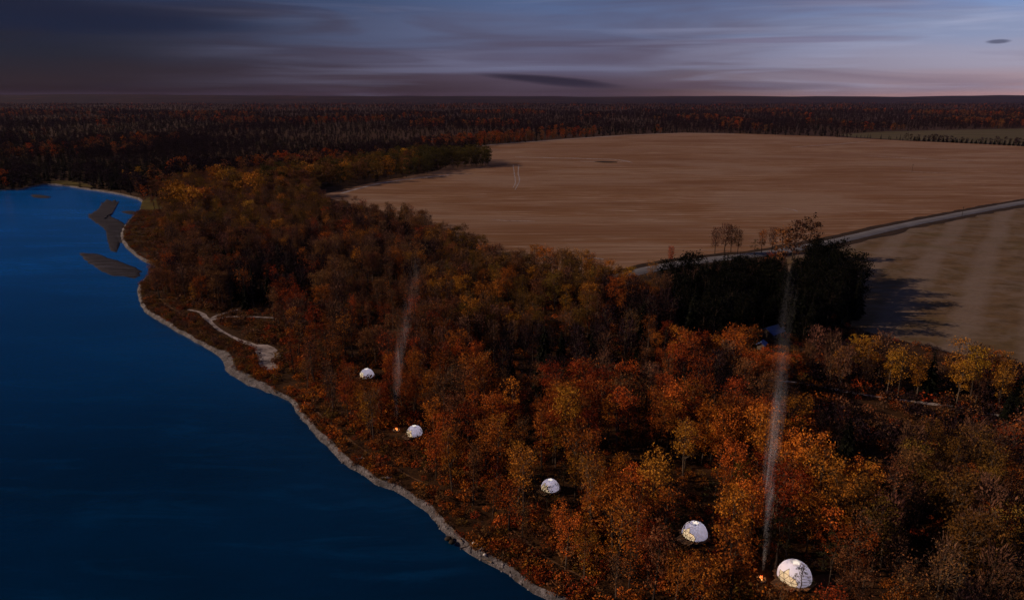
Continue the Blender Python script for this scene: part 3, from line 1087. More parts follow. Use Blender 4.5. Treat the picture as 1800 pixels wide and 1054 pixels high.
# ---- candidates in the near and middle woods: a jittered grid
SPC = 4.8
gx, gy = np.meshgrid(np.arange(-330, 420, SPC), np.arange(66, 760, SPC))
gx = gx.ravel() + rng.uniform(-.45, .45, gx.size) * SPC
gy = gy.ravel() + rng.uniform(-.45, .45, gy.size) * SPC
tx, ty, _ = PX(gx, gy, 12.0)
bx_, by_, zc_ = PX(gx, gy, 0.0)
ok = in_poly_np(gx, gy, land) & (tx > -60) & (tx < 1880) & (ty < 1130)
for poly in open_w:
    ok &= ~in_poly_np(gx, gy, poly)
gx, gy, tx, ty, bx_, by_, zc_ = (a[ok] for a in (gx, gy, tx, ty, bx_, by_, zc_))
sd = shore_dist(gx, gy)
ok = (sd > 6) & ~in_poly_np(gx, gy, spruce_w)
gx, gy, tx, ty, bx_, by_, zc_, sd = (a[ok] for a in (gx, gy, tx, ty, bx_, by_, zc_, sd))
fe_x = np.array([a for a, b in front_edge_px]); fe_y = np.array([b for a, b in front_edge_px])
trees = []
for i in range(len(gx)):
    x, y = gx[i], gy[i]
    px, py, zc = PX(x, y, 11.0)
    tpx, tpy, _ = PX(x, y, 17.0)
    if 560 < px < 1180 and tpy < np.interp(px, fe_x, fe_y) + random.uniform(-4, 8):
        continue
    if px > 1180 and px < 1490 and tpy < 560 + random.uniform(0, 14):
        continue
    if px > 1470 and tpy < 578 + (px - 1480) * .04 + random.uniform(-10, 14):
        continue
    if 1370 < px < 1830:
        ty_ = float(np.interp(px, [1370, 1460, 1530, 1600, 1700, 1800], [668, 683, 695, 705, 718, 742]))
        if by_[i] > ty_ and PX(x, y, 15.0)[1] < ty_ + 4 + random.uniform(0, 22) and random.random() < .93:
            continue
    wts, dens = region(px, py)
    if random.random() > dens:
        continue
    if any(math.dist((x, y), (p.x, p.y)) < rad + 3.2 for p, rad, _, _ in dome_at) or any(math.dist((x, y), (f.x, f.y)) < 4.0 for f in FIRES) or math.dist((x, y), (CABIN.x, CABIN.y)) < 9:
        continue
    sc = random.choice((random.uniform(.55, .8), random.uniform(.75, 1.08)))
    if mnoise.noise(Vector((x * .045, y * .045, 9.3))) < (-.22 if px < 1350 or py < 770 else -.4) and random.random() < .8:
        continue
    # a bare patch of weather: noise makes groups of one kind
    kind = random.choices(list(wts), list(wts.values()))[0]
    if mnoise.noise(Vector((x * .035, y * .035, 1.7))) > .12:
        kind2 = max(wts, key=lambda k: wts[k] * (1 + .8 * mnoise.noise(Vector((x * .02, y * .02, sum(map(ord, k)) % 7)))))
        if random.random() < .5:
            kind = kind2
    htop = 18.5 * sc
    rr = 3.4 * sc
    _, t_y, _ = PX(x, y, htop)
    b_y = PX(x, y, 4.0 * sc)[1]
    half = rr * F / zc
    hide = False
    for x0, y0, x1, y1, dep in keep_clear:
        if zc < dep and px + half > x0 and px - half < x1 and t_y < y1 and by_[i] > y0:
            hide = True
            break
    if hide:
        continue
    trees.append((zc, x, y, px, py, kind, sc, by_[i]))
trees.sort()
# on the bank side of the domes stand thin trees only; handled by the open polygons above

LAND = [(p.x, p.y, lm) for p, rad, lm, lab in dome_at] + [(*P(468, 628).xy, 'the sandy clearing'), (*P(1358, 588).xy, 'the blue-roofed cabin'),
        (*P(1600, 705).xy, 'the woodland track'), (*P(1740, 722).xy, 'the woodland track'), (*P(1480, 686).xy, 'the woodland track'), (*P(1600, 620).xy, 'the edge of the striped grass field'), (*P(1740, 650).xy, 'the edge of the striped grass field')]
TONE = {'rust': 'rust red poplar', 'orange': 'bright orange poplar', 'amber': 'amber yellow poplar', 'gold': 'golden poplar', 'olive': 'olive brown poplar',
        'brown': 'dull brown poplar', 'bare': 'nearly bare grey poplar', 'spruce': 'dark pointed spruce', 'dusk': 'dark leafless poplar'}


def place_phrase(x, y):
    d, lm = min((math.dist((x, y), (a, b)), l) for a, b, l in LAND)
    if d < 14:
        return 'right beside ' + lm
    if d < 32:
        return 'in the woods near ' + lm
    return 'in woods away from ' + lm


def shape_for(kind, px=1200):
    if px < 820 and kind not in ('bare', 'spruce', 'dusk') and random.random() < .6:
        return random.choice(['tall0', 'tall1', 'thin0', 'thin1', 'thin2'])
    if kind in ('bare', 'dusk'):
        return 'bare%d' % random.randrange(3)
    if kind == 'spruce':
        return 'spruce%d' % random.randrange(3)
    if kind == 'brown':
        return random.choice(['thin0', 'thin1', 'thin2', 'leafy1', 'leafy4', 'tall1'])
    return random.choice(['leafy0', 'leafy1', 'leafy2', 'leafy3', 'leafy4', 'leafy5', 'tall0', 'tall1', 'thin0', 'thin1', 'thin2'])


N_SINGLE = 300
singles, mass = [], []
for t in trees:
    (zc, x, y, px, py, kind, sc, by) = t
    vis = -20 < px < 1820 and PX(x, y, 16)[1] < 1050
    if vis and len(singles) < N_SINGLE:
        singles.append(t)
    else:
        mass.append(t)
for (zc, x, y, px, py, kind, sc, by) in singles:
    shp = shape_for(kind)
    lab = ('short ' if sc < .78 else ('tall ' if sc > 1.02 else '')) + {'leafy': 'broad ', 'tall': 'slender ', 'thin': 'sparse ', 'bare': '', 'spruce': ''}[shp[:-1]] + TONE[kind] + ' ' + place_phrase(x, y)
    nm = 'spruce_tree' if kind == 'spruce' else ('bare_tree' if kind in ('bare', 'dusk') else 'poplar_tree')
    plant_tree(nm, shp, kind, x, y, sc, lab, 'tree', 'autumn trees around the domes', pale=random.random() < .4)

# ------------------------------------------------------------------ masses of trees (nobody could count them)
def scatter(name, pts, label):
    """pts: list of (x, y, z, mesh key, rot, scale)"""
    keys = sorted({p[3] for p in pts})
    col = bpy.data.collections.new(name + ' shapes')
    order = {}
    for i, k in enumerate(keys):
        o = bpy.data.objects.new('%03d_%s_%s' % (i, name, k[0]), whole_mesh(k[0], k[1], k[2] if len(k) > 2 else False))
        col.objects.link(o)
        order[k] = i
    me = bpy.data.meshes.new(name)
    me.from_pydata([p[:3] for p in pts], [], [])
    for an, ty, vals in (('pick', 'INT', [order[p[3]] for p in pts]), ('turn', 'FLOAT', [p[4] for p in pts]), ('size', 'FLOAT', [p[5] for p in pts])):
        a = me.attributes.new(an, ty, 'POINT')
        a.data.foreach_set('value', vals)
    o = bpy.data.objects.new(name, me)
    C.objects.link(o)
    ng = bpy.data.node_groups.new(name + ' nodes', 'GeometryNodeTree')
    ng.interface.new_socket('Geometry', in_out='INPUT', socket_type='NodeSocketGeometry')
    ng.interface.new_socket('Geometry', in_out='OUTPUT', socket_type='NodeSocketGeometry')
    N, L = ng.nodes.new, ng.links.new
    gi, go = N('NodeGroupInput'), N('NodeGroupOutput')
    ci = N('GeometryNodeCollectionInfo')
    ci.inputs['Collection'].default_value = col
    ci.inputs['Separate Children'].default_value = True
    ci.inputs['Reset Children'].default_value = True
    iop = N('GeometryNodeInstanceOnPoints')
    iop.inputs['Pick Instance'].default_value = True

    def attr(n_, t_):
        a = N('GeometryNodeInputNamedAttribute')
        a.data_type = t_
        a.inputs['Name'].default_value = n_
        return a.outputs['Attribute']
    L(gi.outputs[0], iop.inputs['Points'])
    L(ci.outputs[0], iop.inputs['Instance'])
    L(attr('pick', 'INT'), iop.inputs['Instance Index'])
    cx = N('ShaderNodeCombineXYZ')
    L(attr('turn', 'FLOAT'), cx.inputs[2])
    er = N('FunctionNodeEulerToRotation')
    L(cx.outputs[0], er.inputs[0])
    L(er.outputs[0], iop.inputs['Rotation'])
    L(attr('size', 'FLOAT'), iop.inputs['Scale'])
    L(iop.outputs[0], go.inputs[0])
    md = o.modifiers.new('scatter', 'NODES')
    md.node_group = ng
    tag(o, label, kind='stuff')
    return o


ru = lambda: random.uniform(0, 6.28)
scatter('woodland', [(x, y, 0, (shape_for(kind, px), kind, (int(x) + int(y)) % 2 == 0), ru(), sc) for (zc, x, y, px, py, kind, sc, by) in mass], 'mass of autumn woodland between the river and the fields')

# far woods: beyond the fields and along the far bank, thinner with distance because the view grazes them
far = []
for band0, band1, sp_ in ((560, 900, 7.5), (900, 1500, 11), (1500, 2600, 18), (2600, 4500, 23), (4500, 8500, 40), (8500, 16500, 85)):
    X, Y = np.meshgrid(np.arange(-.80 * band1 - 60, .80 * band1 + 60, sp_), np.arange(band0, band1, sp_ * 1.15))
    X = X.ravel() + rng.uniform(-.5, .5, X.size) * sp_
    Y = Y.ravel() + rng.uniform(-.5, .5, Y.size) * sp_
    ok = (np.abs(X) < .80 * Y + 30) & in_poly_np(X, Y, land) & ((X < -330) | (Y > 755) | (X > 420) | (Y < 66))
    for poly in open_w[:5] + [open_w[7], grove_w]:
        ok &= ~in_poly_np(X, Y, poly)
    X, Y = X[ok], Y[ok]
    for x, y in zip(X, Y):
        n1 = mnoise.noise(Vector((x * .004, y * .0020, .5))) + .5 * mnoise.noise(Vector((x * .013, y * .007, 3.5)))
        n2 = mnoise.noise(Vector((x * .005, y * .0022, 7.5))) + .3 * mnoise.noise(Vector((x * .02, y * .01, 5.5)))
        px, py, _ = PX(x, y, 9)
        if n1 < -.45 and random.random() < .35:
            continue
        if n2 > .30 and random.random() < .65:
            k = ('far%d' % random.randrange(3), random.choice(['rust', 'brown', 'brown', 'dusk', 'dusk']))
        elif n1 > .05 and random.random() < .75:
            k = ('farspruce0', 'spruce')
        else:
            k = random.choice([('farbare0', 'dusk'), ('far2', 'dusk'), ('far1', 'dusk'), ('far2', 'dusk'), ('far0', 'dusk'), ('far0', 'dusk'), ('far1', 'dusk'), ('farspruce0', 'spruce'), ('farspruce0', 'spruce')])
        if px < 300 and 275 < py < 318:
            k = ('farspruce0', 'spruce') if random.random() < .85 else k       # dark conifers on the far bank
        if y < 2000 and 740 < px < 1060 and py < 250 and py > 236 - (px - 740) * .03 and random.random() < .4:
            k = ('far%d' % random.randrange(3), random.choice(['rust', 'brown']))                          # red trees along the far field edge
        far.append((x, y, 0, k, ru(), random.uniform(.6, 1.15) * (1 + .5 * n2)))
scatter('forest', far, 'distant dark autumn forest reaching to the horizon')

# ------------------------------------------------------------------ undergrowth
SX, SY = np.meshgrid(np.arange(-330, 260, 2.0), np.arange(70, 560, 2.0))
SX = SX.ravel() + rng.uniform(-1, 1, SX.size)
SY = SY.ravel() + rng.uniform(-1, 1, SY.size)
px_, py_, zz_ = PX(SX, SY, 0)
ok = in_poly_np(SX, SY, land) & (px_ > -30) & (px_ < 1830) & (py_ < 1090)
for poly in (open_w[0], open_w[1]):
    ok &= ~in_poly_np(SX, SY, poly)
SX, SY, px_, py_ = SX[ok], SY[ok], px_[ok], py_[ok]
sdd = shore_dist(SX, SY)
path_lines = [[P(a, b) for a, b in pl] for pl, *_ in paths]
path_pts = np.array([(q.x, q.y) for pl in path_lines for q in smooth_line(pl, 1.5)])
sand_pts = np.array([(q.x, q.y) for pl in path_lines[1:4] for q in smooth_line(pl, 1.5)])
clear_w = [P(a, b).xy for a, b in clear_px]
shr = []
bank = []
for x, y, px, py, s in zip(SX, SY, px_, py_, sdd):
    if s < .15:
        continue
    if ((path_pts - (x, y)) ** 2).sum(1).min() < 1.2 or ((sand_pts - (x, y)) ** 2).sum(1).min() < 7 or in_poly(x, y, clear_w):
        continue
    if any(math.dist((x, y), (p.x, p.y)) < rad + 3.0 for p, rad, _, _ in dome_at) or any(math.dist((x, y), (f.x, f.y - 2.0)) < 4.2 for f in FIRES):
        continue
    nn = mnoise.noise(Vector((x * .06, y * .06, 2.2)))
    if py < 640 and px < 520:
        k = random.choices(['brown', 'olive', 'bare', 'rust'], [.35, .2, .35, .1])[0]
    elif px > 1420:
        k = random.choices(['dusk', 'bare', 'brown', 'rust'], [.5, .2, .2, .1])[0]  # dusk shrubs: shade of the dark band put into leaf colour
    else:
        k = random.choices(['rust', 'orange', 'brown', 'amber', 'olive'], [.34, .18, .28, .08, .12])[0]
    scale = random.uniform(.35, .8) if s < 14 else random.uniform(.4, 1.2)
    if y > 330 and (s > 40 or random.random() < .4):
        continue
    if s > 25 and random.random() < .45:
        continue
    if nn < -.2 and random.random() < .5:
        continue
    scale *= 1.5 if s < 25 else 1
    if px > 1400 and 630 < py < 800:
        scale *= 1.7
    shr.append((x, y, 0, ('shrub%d' % random.randrange(3), k), ru(), scale * (1 + .5 * nn)))
    if 1.5 < s < 16:
        bank.append((PX(x, y, 0)[2], x, y, k, s))
for i in range(len(line) - 1):
    if 60 < inner[i].y < 420 and inner[i].x > -330:
        for k in range(2):
            t = max(0.0, random.gauss(.05, .3))
            q = inner[i].lerp(midb[i], min(t, .9)) + (inner[i + 1] - inner[i]) * random.random()
            if random.random() < .7:
                shr.append((q.x, q.y, q.z - .05, ('shrub%d' % random.randrange(3), random.choice(['brown', 'rust', 'olive', 'brown', 'bare'])), ru(), random.uniform(.25, .75)))
scatter('undergrowth', shr, 'low rust and brown undergrowth between the trees')

# single bushes on the open bank above the beach
random.seed(5)
BUSH = {'rust': 'rust red bush', 'orange': 'orange bush', 'brown': 'brown bush', 'amber': 'amber bush', 'olive': 'olive green bush', 'bare': 'leafless grey bush', 'dusk': 'dark leafless bush'}
bl = [P(a, b) for a, b in [(520, 700), (560, 740), (640, 820), (760, 880), (860, 960), (960, 1020)]]
picked = []
random.shuffle(bank)
for zc, x, y, k, s in sorted(bank[:420]):
    if len(picked) >= 70 or any(math.dist((x, y), q) < 4 for q in picked):
        continue
    picked.append((x, y))
    d, lm = min((math.dist((x, y), (a, b)), l) for a, b, l in LAND[:6])
    e = plant_tree('bush', 'shrub%d' % random.randrange(3), k, x, y, random.uniform(.9, 1.6), BUSH[k] + (' just above the shingle beach, towards ' if s < 6 else ' on the open bank slope, towards ') + lm, 'bush', 'bushes on the river bank')

# ------------------------------------------------------------------ spruce stand, field edge trees, grove, windbreak
random.seed(21)
cnt = 0
bxs = [p[0] for p in spruce_w]; bys = [p[1] for p in spruce_w]
pts = []
tries = 0
while len(pts) < 200 and tries < 20000:
    tries += 1
    x, y = random.uniform(min(bxs), max(bxs)), random.uniform(min(bys), max(bys))
    if not in_poly(x, y, spruce_w) or any(math.dist((x, y), q) < 4.6 for q in pts):
        continue
    if math.dist((x, y), (CABIN.x, CABIN.y)) < 9:
        continue
    px, py, zc = PX(x, y, 16)
    if px < 1430 and py < 442 + max(0, (1300 - px)) * .12:
        continue
    pts.append((x, y))
for x, y in pts:
    px, py, zc = PX(x, y, 0)
    big = 1.08 if px > 1420 else 1.0
    road_d = min(math.dist((x, y), (q.x, q.y)) for q in rl)
    sps = random.uniform(.6, 1.15) * big
    lab = ('towering' if sps > 1.15 else 'tall' if sps > 1.0 else 'middling' if sps > .87 else 'short') + ' black spruce in the dense stand ' + ('close to the gravel road' if road_d < 22 else ('beside the blue-roofed cabin' if math.dist((x, y), (CABIN.x, CABIN.y)) < 22 else ('at the corner of the striped grass field' if px > 1420 else 'below the gravel road')))
    round_ = random.random() < (.6 if px > 1400 else .35)
    if round_:
        lab = lab.replace('black spruce', 'black round-topped spruce')
    plant_tree('spruce_tree', ('bushy%d' if round_ else 'spruce%d') % random.randrange(3), 'spruce', x, y, sps, lab, 'tree', 'spruces of the dense black stand')

edge = [  # base pixel, top pixel row, shape, leaf, label
    (1256, 449, 398, 'bare0', 'bare', 'slender bare tree behind the road, standing at the end of its clump'),
    (1272, 448, 390, 'bare1', 'bare', 'tall bare tree in the clump between road and stubble'),
    (1284, 447, 394, 'bare2', 'bare', 'tall bare tree in the clump between road and stubble'),
    (1296, 447, 402, 'bare0', 'brown', 'thin brown tree in the clump between road and stubble'),
    (1178, 466, 430, 'bare1', 'rust', 'small lone reddish tree on the road verge'),
    (1338, 446, 402, 'bare2', 'rust', 'slim reddish bare tree by the road, beside a green pine'),
    (1356, 446, 398, 'bare0', 'bare', 'slim grey bare tree by the road, beside a green pine'),
    (1392, 456, 386, 'grove1', 'bare', 'broad half bare tree towering over the black spruces'),
    (1418, 456, 378, 'grove2', 'bare', 'broad bare tree with a round crown above the black spruces'),
    (1372, 464, 398, 'grove0', 'brown', 'brown half bare tree among the black spruces'),
    (1350, 490, 440, 'thin2', 'rust', 'dark red tree on the edge of the black spruces'),
    (1472, 562, 531, 'tall0', 'amber', 'single small amber tree against the black spruces'),
    (1460, 582, 548, 'tall1', 'rust', 'single rusty tree below the black spruces'),
]
for bx, by, ty, sh, lf, lab in edge:
    p = P(bx, by)
    zc = PX(p.x, p.y, 0)[2]
    hh = (by - ty) * zc / F / CP
    base_h = max(v[2] for v in SHAPES[sh][2])
    plant_tree('bare_tree' if lf == 'bare' else 'poplar_tree', sh, lf, p.x, p.y, hh / base_h, lab, 'tree', 'trees along the gravel road')
p = P(1325, 451)
plant_tree('pine_tree', 'pine1', 'green', p.x, p.y, .85, 'low green pine beside the gravel road', 'tree', 'trees along the gravel road')

random.seed(31)
pts = []
gxs = [p[0] for p in grove_w]; gys = [p[1] for p in grove_w]
tries = 0
while len(pts) < 210 and tries < 30000:
    tries += 1
    x, y = random.uniform(min(gxs), max(gxs)), random.uniform(min(gys), max(gys))
    if in_poly(x, y, grove_w) and not any(math.dist((x, y), q) < 7.0 for q in pts):
        pts.append((x, y))
tip = P(860, 290)
pts.sort(key=lambda q: PX(q[0], q[1], 0)[2] - (PX(q[0], q[1], 0)[0] - 450) * .9)
grove_mass = []
for gi_, (x, y) in enumerate(pts):
    px, py, zc = PX(x, y, 0)
    green = px > 735 or random.random() < .45
    lf = 'green' if green else random.choice(['olive', 'olive', 'gold', 'brown'])
    if gi_ >= 60:
        grove_mass.append((x, y, 0, (random.choice(['grove0', 'grove1', 'grove2']), lf), ru(), random.uniform(1.05, 1.3)))
        continue
    lab = {'green': 'late green poplar', 'olive': 'olive poplar', 'gold': 'golden poplar', 'brown': 'brown poplar'}[lf] + (' in the grove jutting into the stubble field' if px > 745 else ' in the grove along the stubble field edge')
    plant_tree('poplar_tree', random.choice(['grove0', 'grove1', 'grove2']), lf, x, y, random.uniform(1.05, 1.3), lab, 'tree', 'trees of the field grove')

scatter('grove', grove_mass, 'rest of the green and olive grove beside the stubble field')

# gold trees far down the near shore and at the river bend
for bx, by, ty, sh, lf in [(222, 318, 299, 'far0', 'gold'), (247, 322, 294, 'far1', 'gold'), (268, 323, 298, 'far2', 'amber'), (234, 320, 303, 'far1', 'amber'), (285, 324, 303, 'far0', 'olive'),
                           (318, 378, 322, 'leafy2', 'gold'), (334, 384, 326, 'tall0', 'amber'), (350, 386, 330, 'leafy3', 'amber'), (306, 372, 326, 'tall1', 'olive'), (378, 330, 292, 'far2', 'olive'), (392, 332, 290, 'far0', 'gold'), (405, 334, 294, 'far1', 'olive'), (452, 352, 304, 'far1', 'amber'), (438, 350, 306, 'far0', 'gold'), (470, 350, 302, 'far2', 'olive'), (312, 380, 318, 'grove0', 'gold'), (326, 386, 324, 'grove1', 'amber'), (342, 390, 326, 'grove2', 'gold'), (300, 376, 330, 'grove1', 'olive'), (366, 380, 330, 'grove0', 'amber'), (398, 350, 296, 'grove2', 'gold'), (384, 346, 292, 'grove1', 'amber'), (446, 356, 304, 'grove0', 'gold'), (458, 360, 308, 'grove2', 'amber'), (494, 362, 316, 'grove1', 'olive'), (552, 372, 338, 'grove0', 'amber'), (420, 352, 306, 'grove1', 'olive')]:
    p = P(bx, by)
    zc = PX(p.x, p.y, 0)[2]
    base_h = max(v[2] for v in SHAPES[sh][2])
    plant_tree('poplar_tree', sh, lf, p.x, p.y, (by - ty) * zc / F / CP / base_h, {'gold': 'golden', 'amber': 'amber', 'olive': 'olive gold'}[lf] + ' poplar standing out ' + ('behind the meadow at the river bend' if bx < 300 else 'in the woods past the river bend'), 'tree', 'bright poplars past the river bend')

for k in range(25):
    bx = 1607 + k * 8.3 + random.uniform(-1, 1)
    p = P(bx, 246.6 + (bx - 1600) * .0535)
    plant_tree('conifer_tree', 'spruce0', 'spruce', p.x, p.y, random.uniform(.82, 1.0), 'small dark conifer in the even row between stubble and pasture', 'tree', 'conifers of the field row', sz=.72)
for bx, by in [(1461, 239.2), (1468, 239.6), (1475, 240), (1482, 240.3), (1489, 240.8), (1506, 241.2), (1513, 241.6), (1520, 242), (1548, 243.2), (1562, 243.6), (1576, 243.8), (1582, 244.2)]:
    p = P(bx, by)
    plant_tree('conifer_tree', 'farspruce0', 'spruce', p.x, p.y, random.uniform(.35, .6), 'small dark conifer in the broken end of the field row', 'tree', 'conifers at the broken end of the row')

# dark pines in front of and beside the domes
for bx, by, sc, sh, lab in [
    (1405, 1046, .62, 'pine0', 'dark open-branched pine standing in front of the largest dome'),
    (1362, 1004, .95, 'pine2', 'dark green pine behind the campfire by the largest dome'),
    (1382, 985, 1.05, 'pine1', 'dark green pine rising behind the largest dome'),
    (1456, 1046, .95, 'pine2', 'brownish pine just past the largest dome, away from its campfire'),
    (1183, 968, .95, 'pine1', 'dark pine overhanging the dome next to the largest one'),
    (1252, 930, 1.0, 'pine2', 'dark pine behind the dome next to the largest one'),
    (962, 900, .62, 'pine0', 'dark pine half covering the middle dome'),
    (942, 893, .7, 'pine1', 'small dark pine beside the middle dome'),
    (990, 884, .7, 'pine2', 'dark pine leaning over the edge of the middle dome'),
    (744, 782, .42, 'pine0', 'low dark pine below the small dome by the glowing campfire'),
    (716, 786, .42, 'pine2', 'low bushy pine in front of the small dome by the glowing campfire'),
    (654, 688, .48, 'pine1', 'dark pine in front of the dome closest to the sandy clearing'),
]:
    p = P(bx, by)
    plant_tree('pine_tree', sh, 'pine', p.x, p.y, sc, lab, 'tree')

# ------------------------------------------------------------------ dome tents
M = Mat('white canvas', .8, .2)
t = M.n('ShaderNodeTexCoord')
cc = M.ramp(M.noise(t.outputs['Object'], 1.2, 4), [(.3, (.66, .67, .84)), (.7, (.76, .77, .92))])
M.color(cc)
tr = M.n('ShaderNodeBsdfTranslucent'); tr.inputs[0].default_value = (.50, .54, .88, 1)
mx = M.n('ShaderNodeMixShader'); mx.inputs[0].default_value = .36
M.l(M.b.outputs[0], mx.inputs[1]); M.l(tr.outputs[0], mx.inputs[2]); M.l(mx.outputs[0], M.out.inputs[0])
CANVAS = M.m
M = Mat('clear vinyl window', .15, .5)
M.color((.85, .80, .68))
tr = M.n('ShaderNodeBsdfTranslucent'); tr.inputs[0].default_value = (.95, .86, .66, 1)
mx = M.n('ShaderNodeMixShader'); mx.inputs[0].default_value = .8
M.l(M.b.outputs[0], mx.inputs[1]); M.l(tr.outputs[0], mx.inputs[2])
tp = M.n('ShaderNodeBsdfTransparent')
m2 = M.n('ShaderNodeMixShader'); m2.inputs[0].default_value = .4
M.l(mx.outputs[0], m2.inputs[1]); M.l(tp.outputs[0], m2.inputs[2]); M.l(m2.outputs[0], M.out.inputs[0])
VINYL = M.m
STRUT = plain('dark steel tube', (.06, .055, .05), .5, .5, .2)
M = Mat('white cap with painted top light', .7, .3)  # whiter than the canvas to paint light falling on the apex
M.color((.85, .85, .88))
tr = M.n('ShaderNodeBsdfTranslucent'); tr.inputs[0].default_value = (.85, .9, 1, 1)
mx = M.n('ShaderNodeMixShader'); mx.inputs[0].default_value = .6
M.l(M.b.outputs[0], mx.inputs[1]); M.l(tr.outputs[0], mx.inputs[2]); M.l(mx.outputs[0], M.out.inputs[0])
CAPM = M.m
DECKM = plain('deck timber', (.16, .085, .045), .85, .2, .35, 1.2)


def geodesic(freq=3):
    t = (1 + 5 ** .5) / 2
    iv = [Vector(v).normalized() for v in [(-1, t, 0), (1, t, 0), (-1, -t, 0), (1, -t, 0), (0, -1, t), (0, 1, t), (0, -1, -t), (0, 1, -t), (t, 0, -1), (t, 0, 1), (-t, 0, -1), (-t, 0, 1)]]
    fcs = [(0, 11, 5), (0, 5, 1), (0, 1, 7), (0, 7, 10), (0, 10, 11), (1, 5, 9), (5, 11, 4), (11, 10, 2), (10, 7, 6), (7, 1, 8), (3, 9, 4), (3, 4, 2), (3, 2, 6), (3, 6, 8), (3, 8, 9), (4, 9, 5), (2, 4, 11), (6, 2, 10), (8, 6, 7), (9, 8, 1)]
    q = iv[0].rotation_difference(Vector((0, 0, 1)))
    iv = [q @ v for v in iv]
    tris = []
    for a, b, c in fcs:
        A, B, D = iv[a], iv[b], iv[c]
        g = lambda i, j: ((A * (freq - i - j) + B * i + D * j) / freq).normalized()
        for i in range(freq):
            for j in range(freq - i):
                tris.append((g(i, j), g(i + 1, j), g(i, j + 1)))
                if i + j < freq - 1:
                    tris.append((g(i + 1, j), g(i + 1, j + 1), g(i, j + 1)))
    return tris


TRIS = geodesic(3)
CUT = -.05


def clip_tri(tri):
    """the triangle above the floor plane, as a polygon"""
    out = []
    for i in range(3):
        a, b = tri[i], tri[(i + 1) % 3]
        if a.z >= CUT:
            out.append(a)
        if (a.z >= CUT) != (b.z >= CUT):
            s = (CUT - a.z) / (b.z - a.z)
            out.append(a + (b - a) * s)
    return out


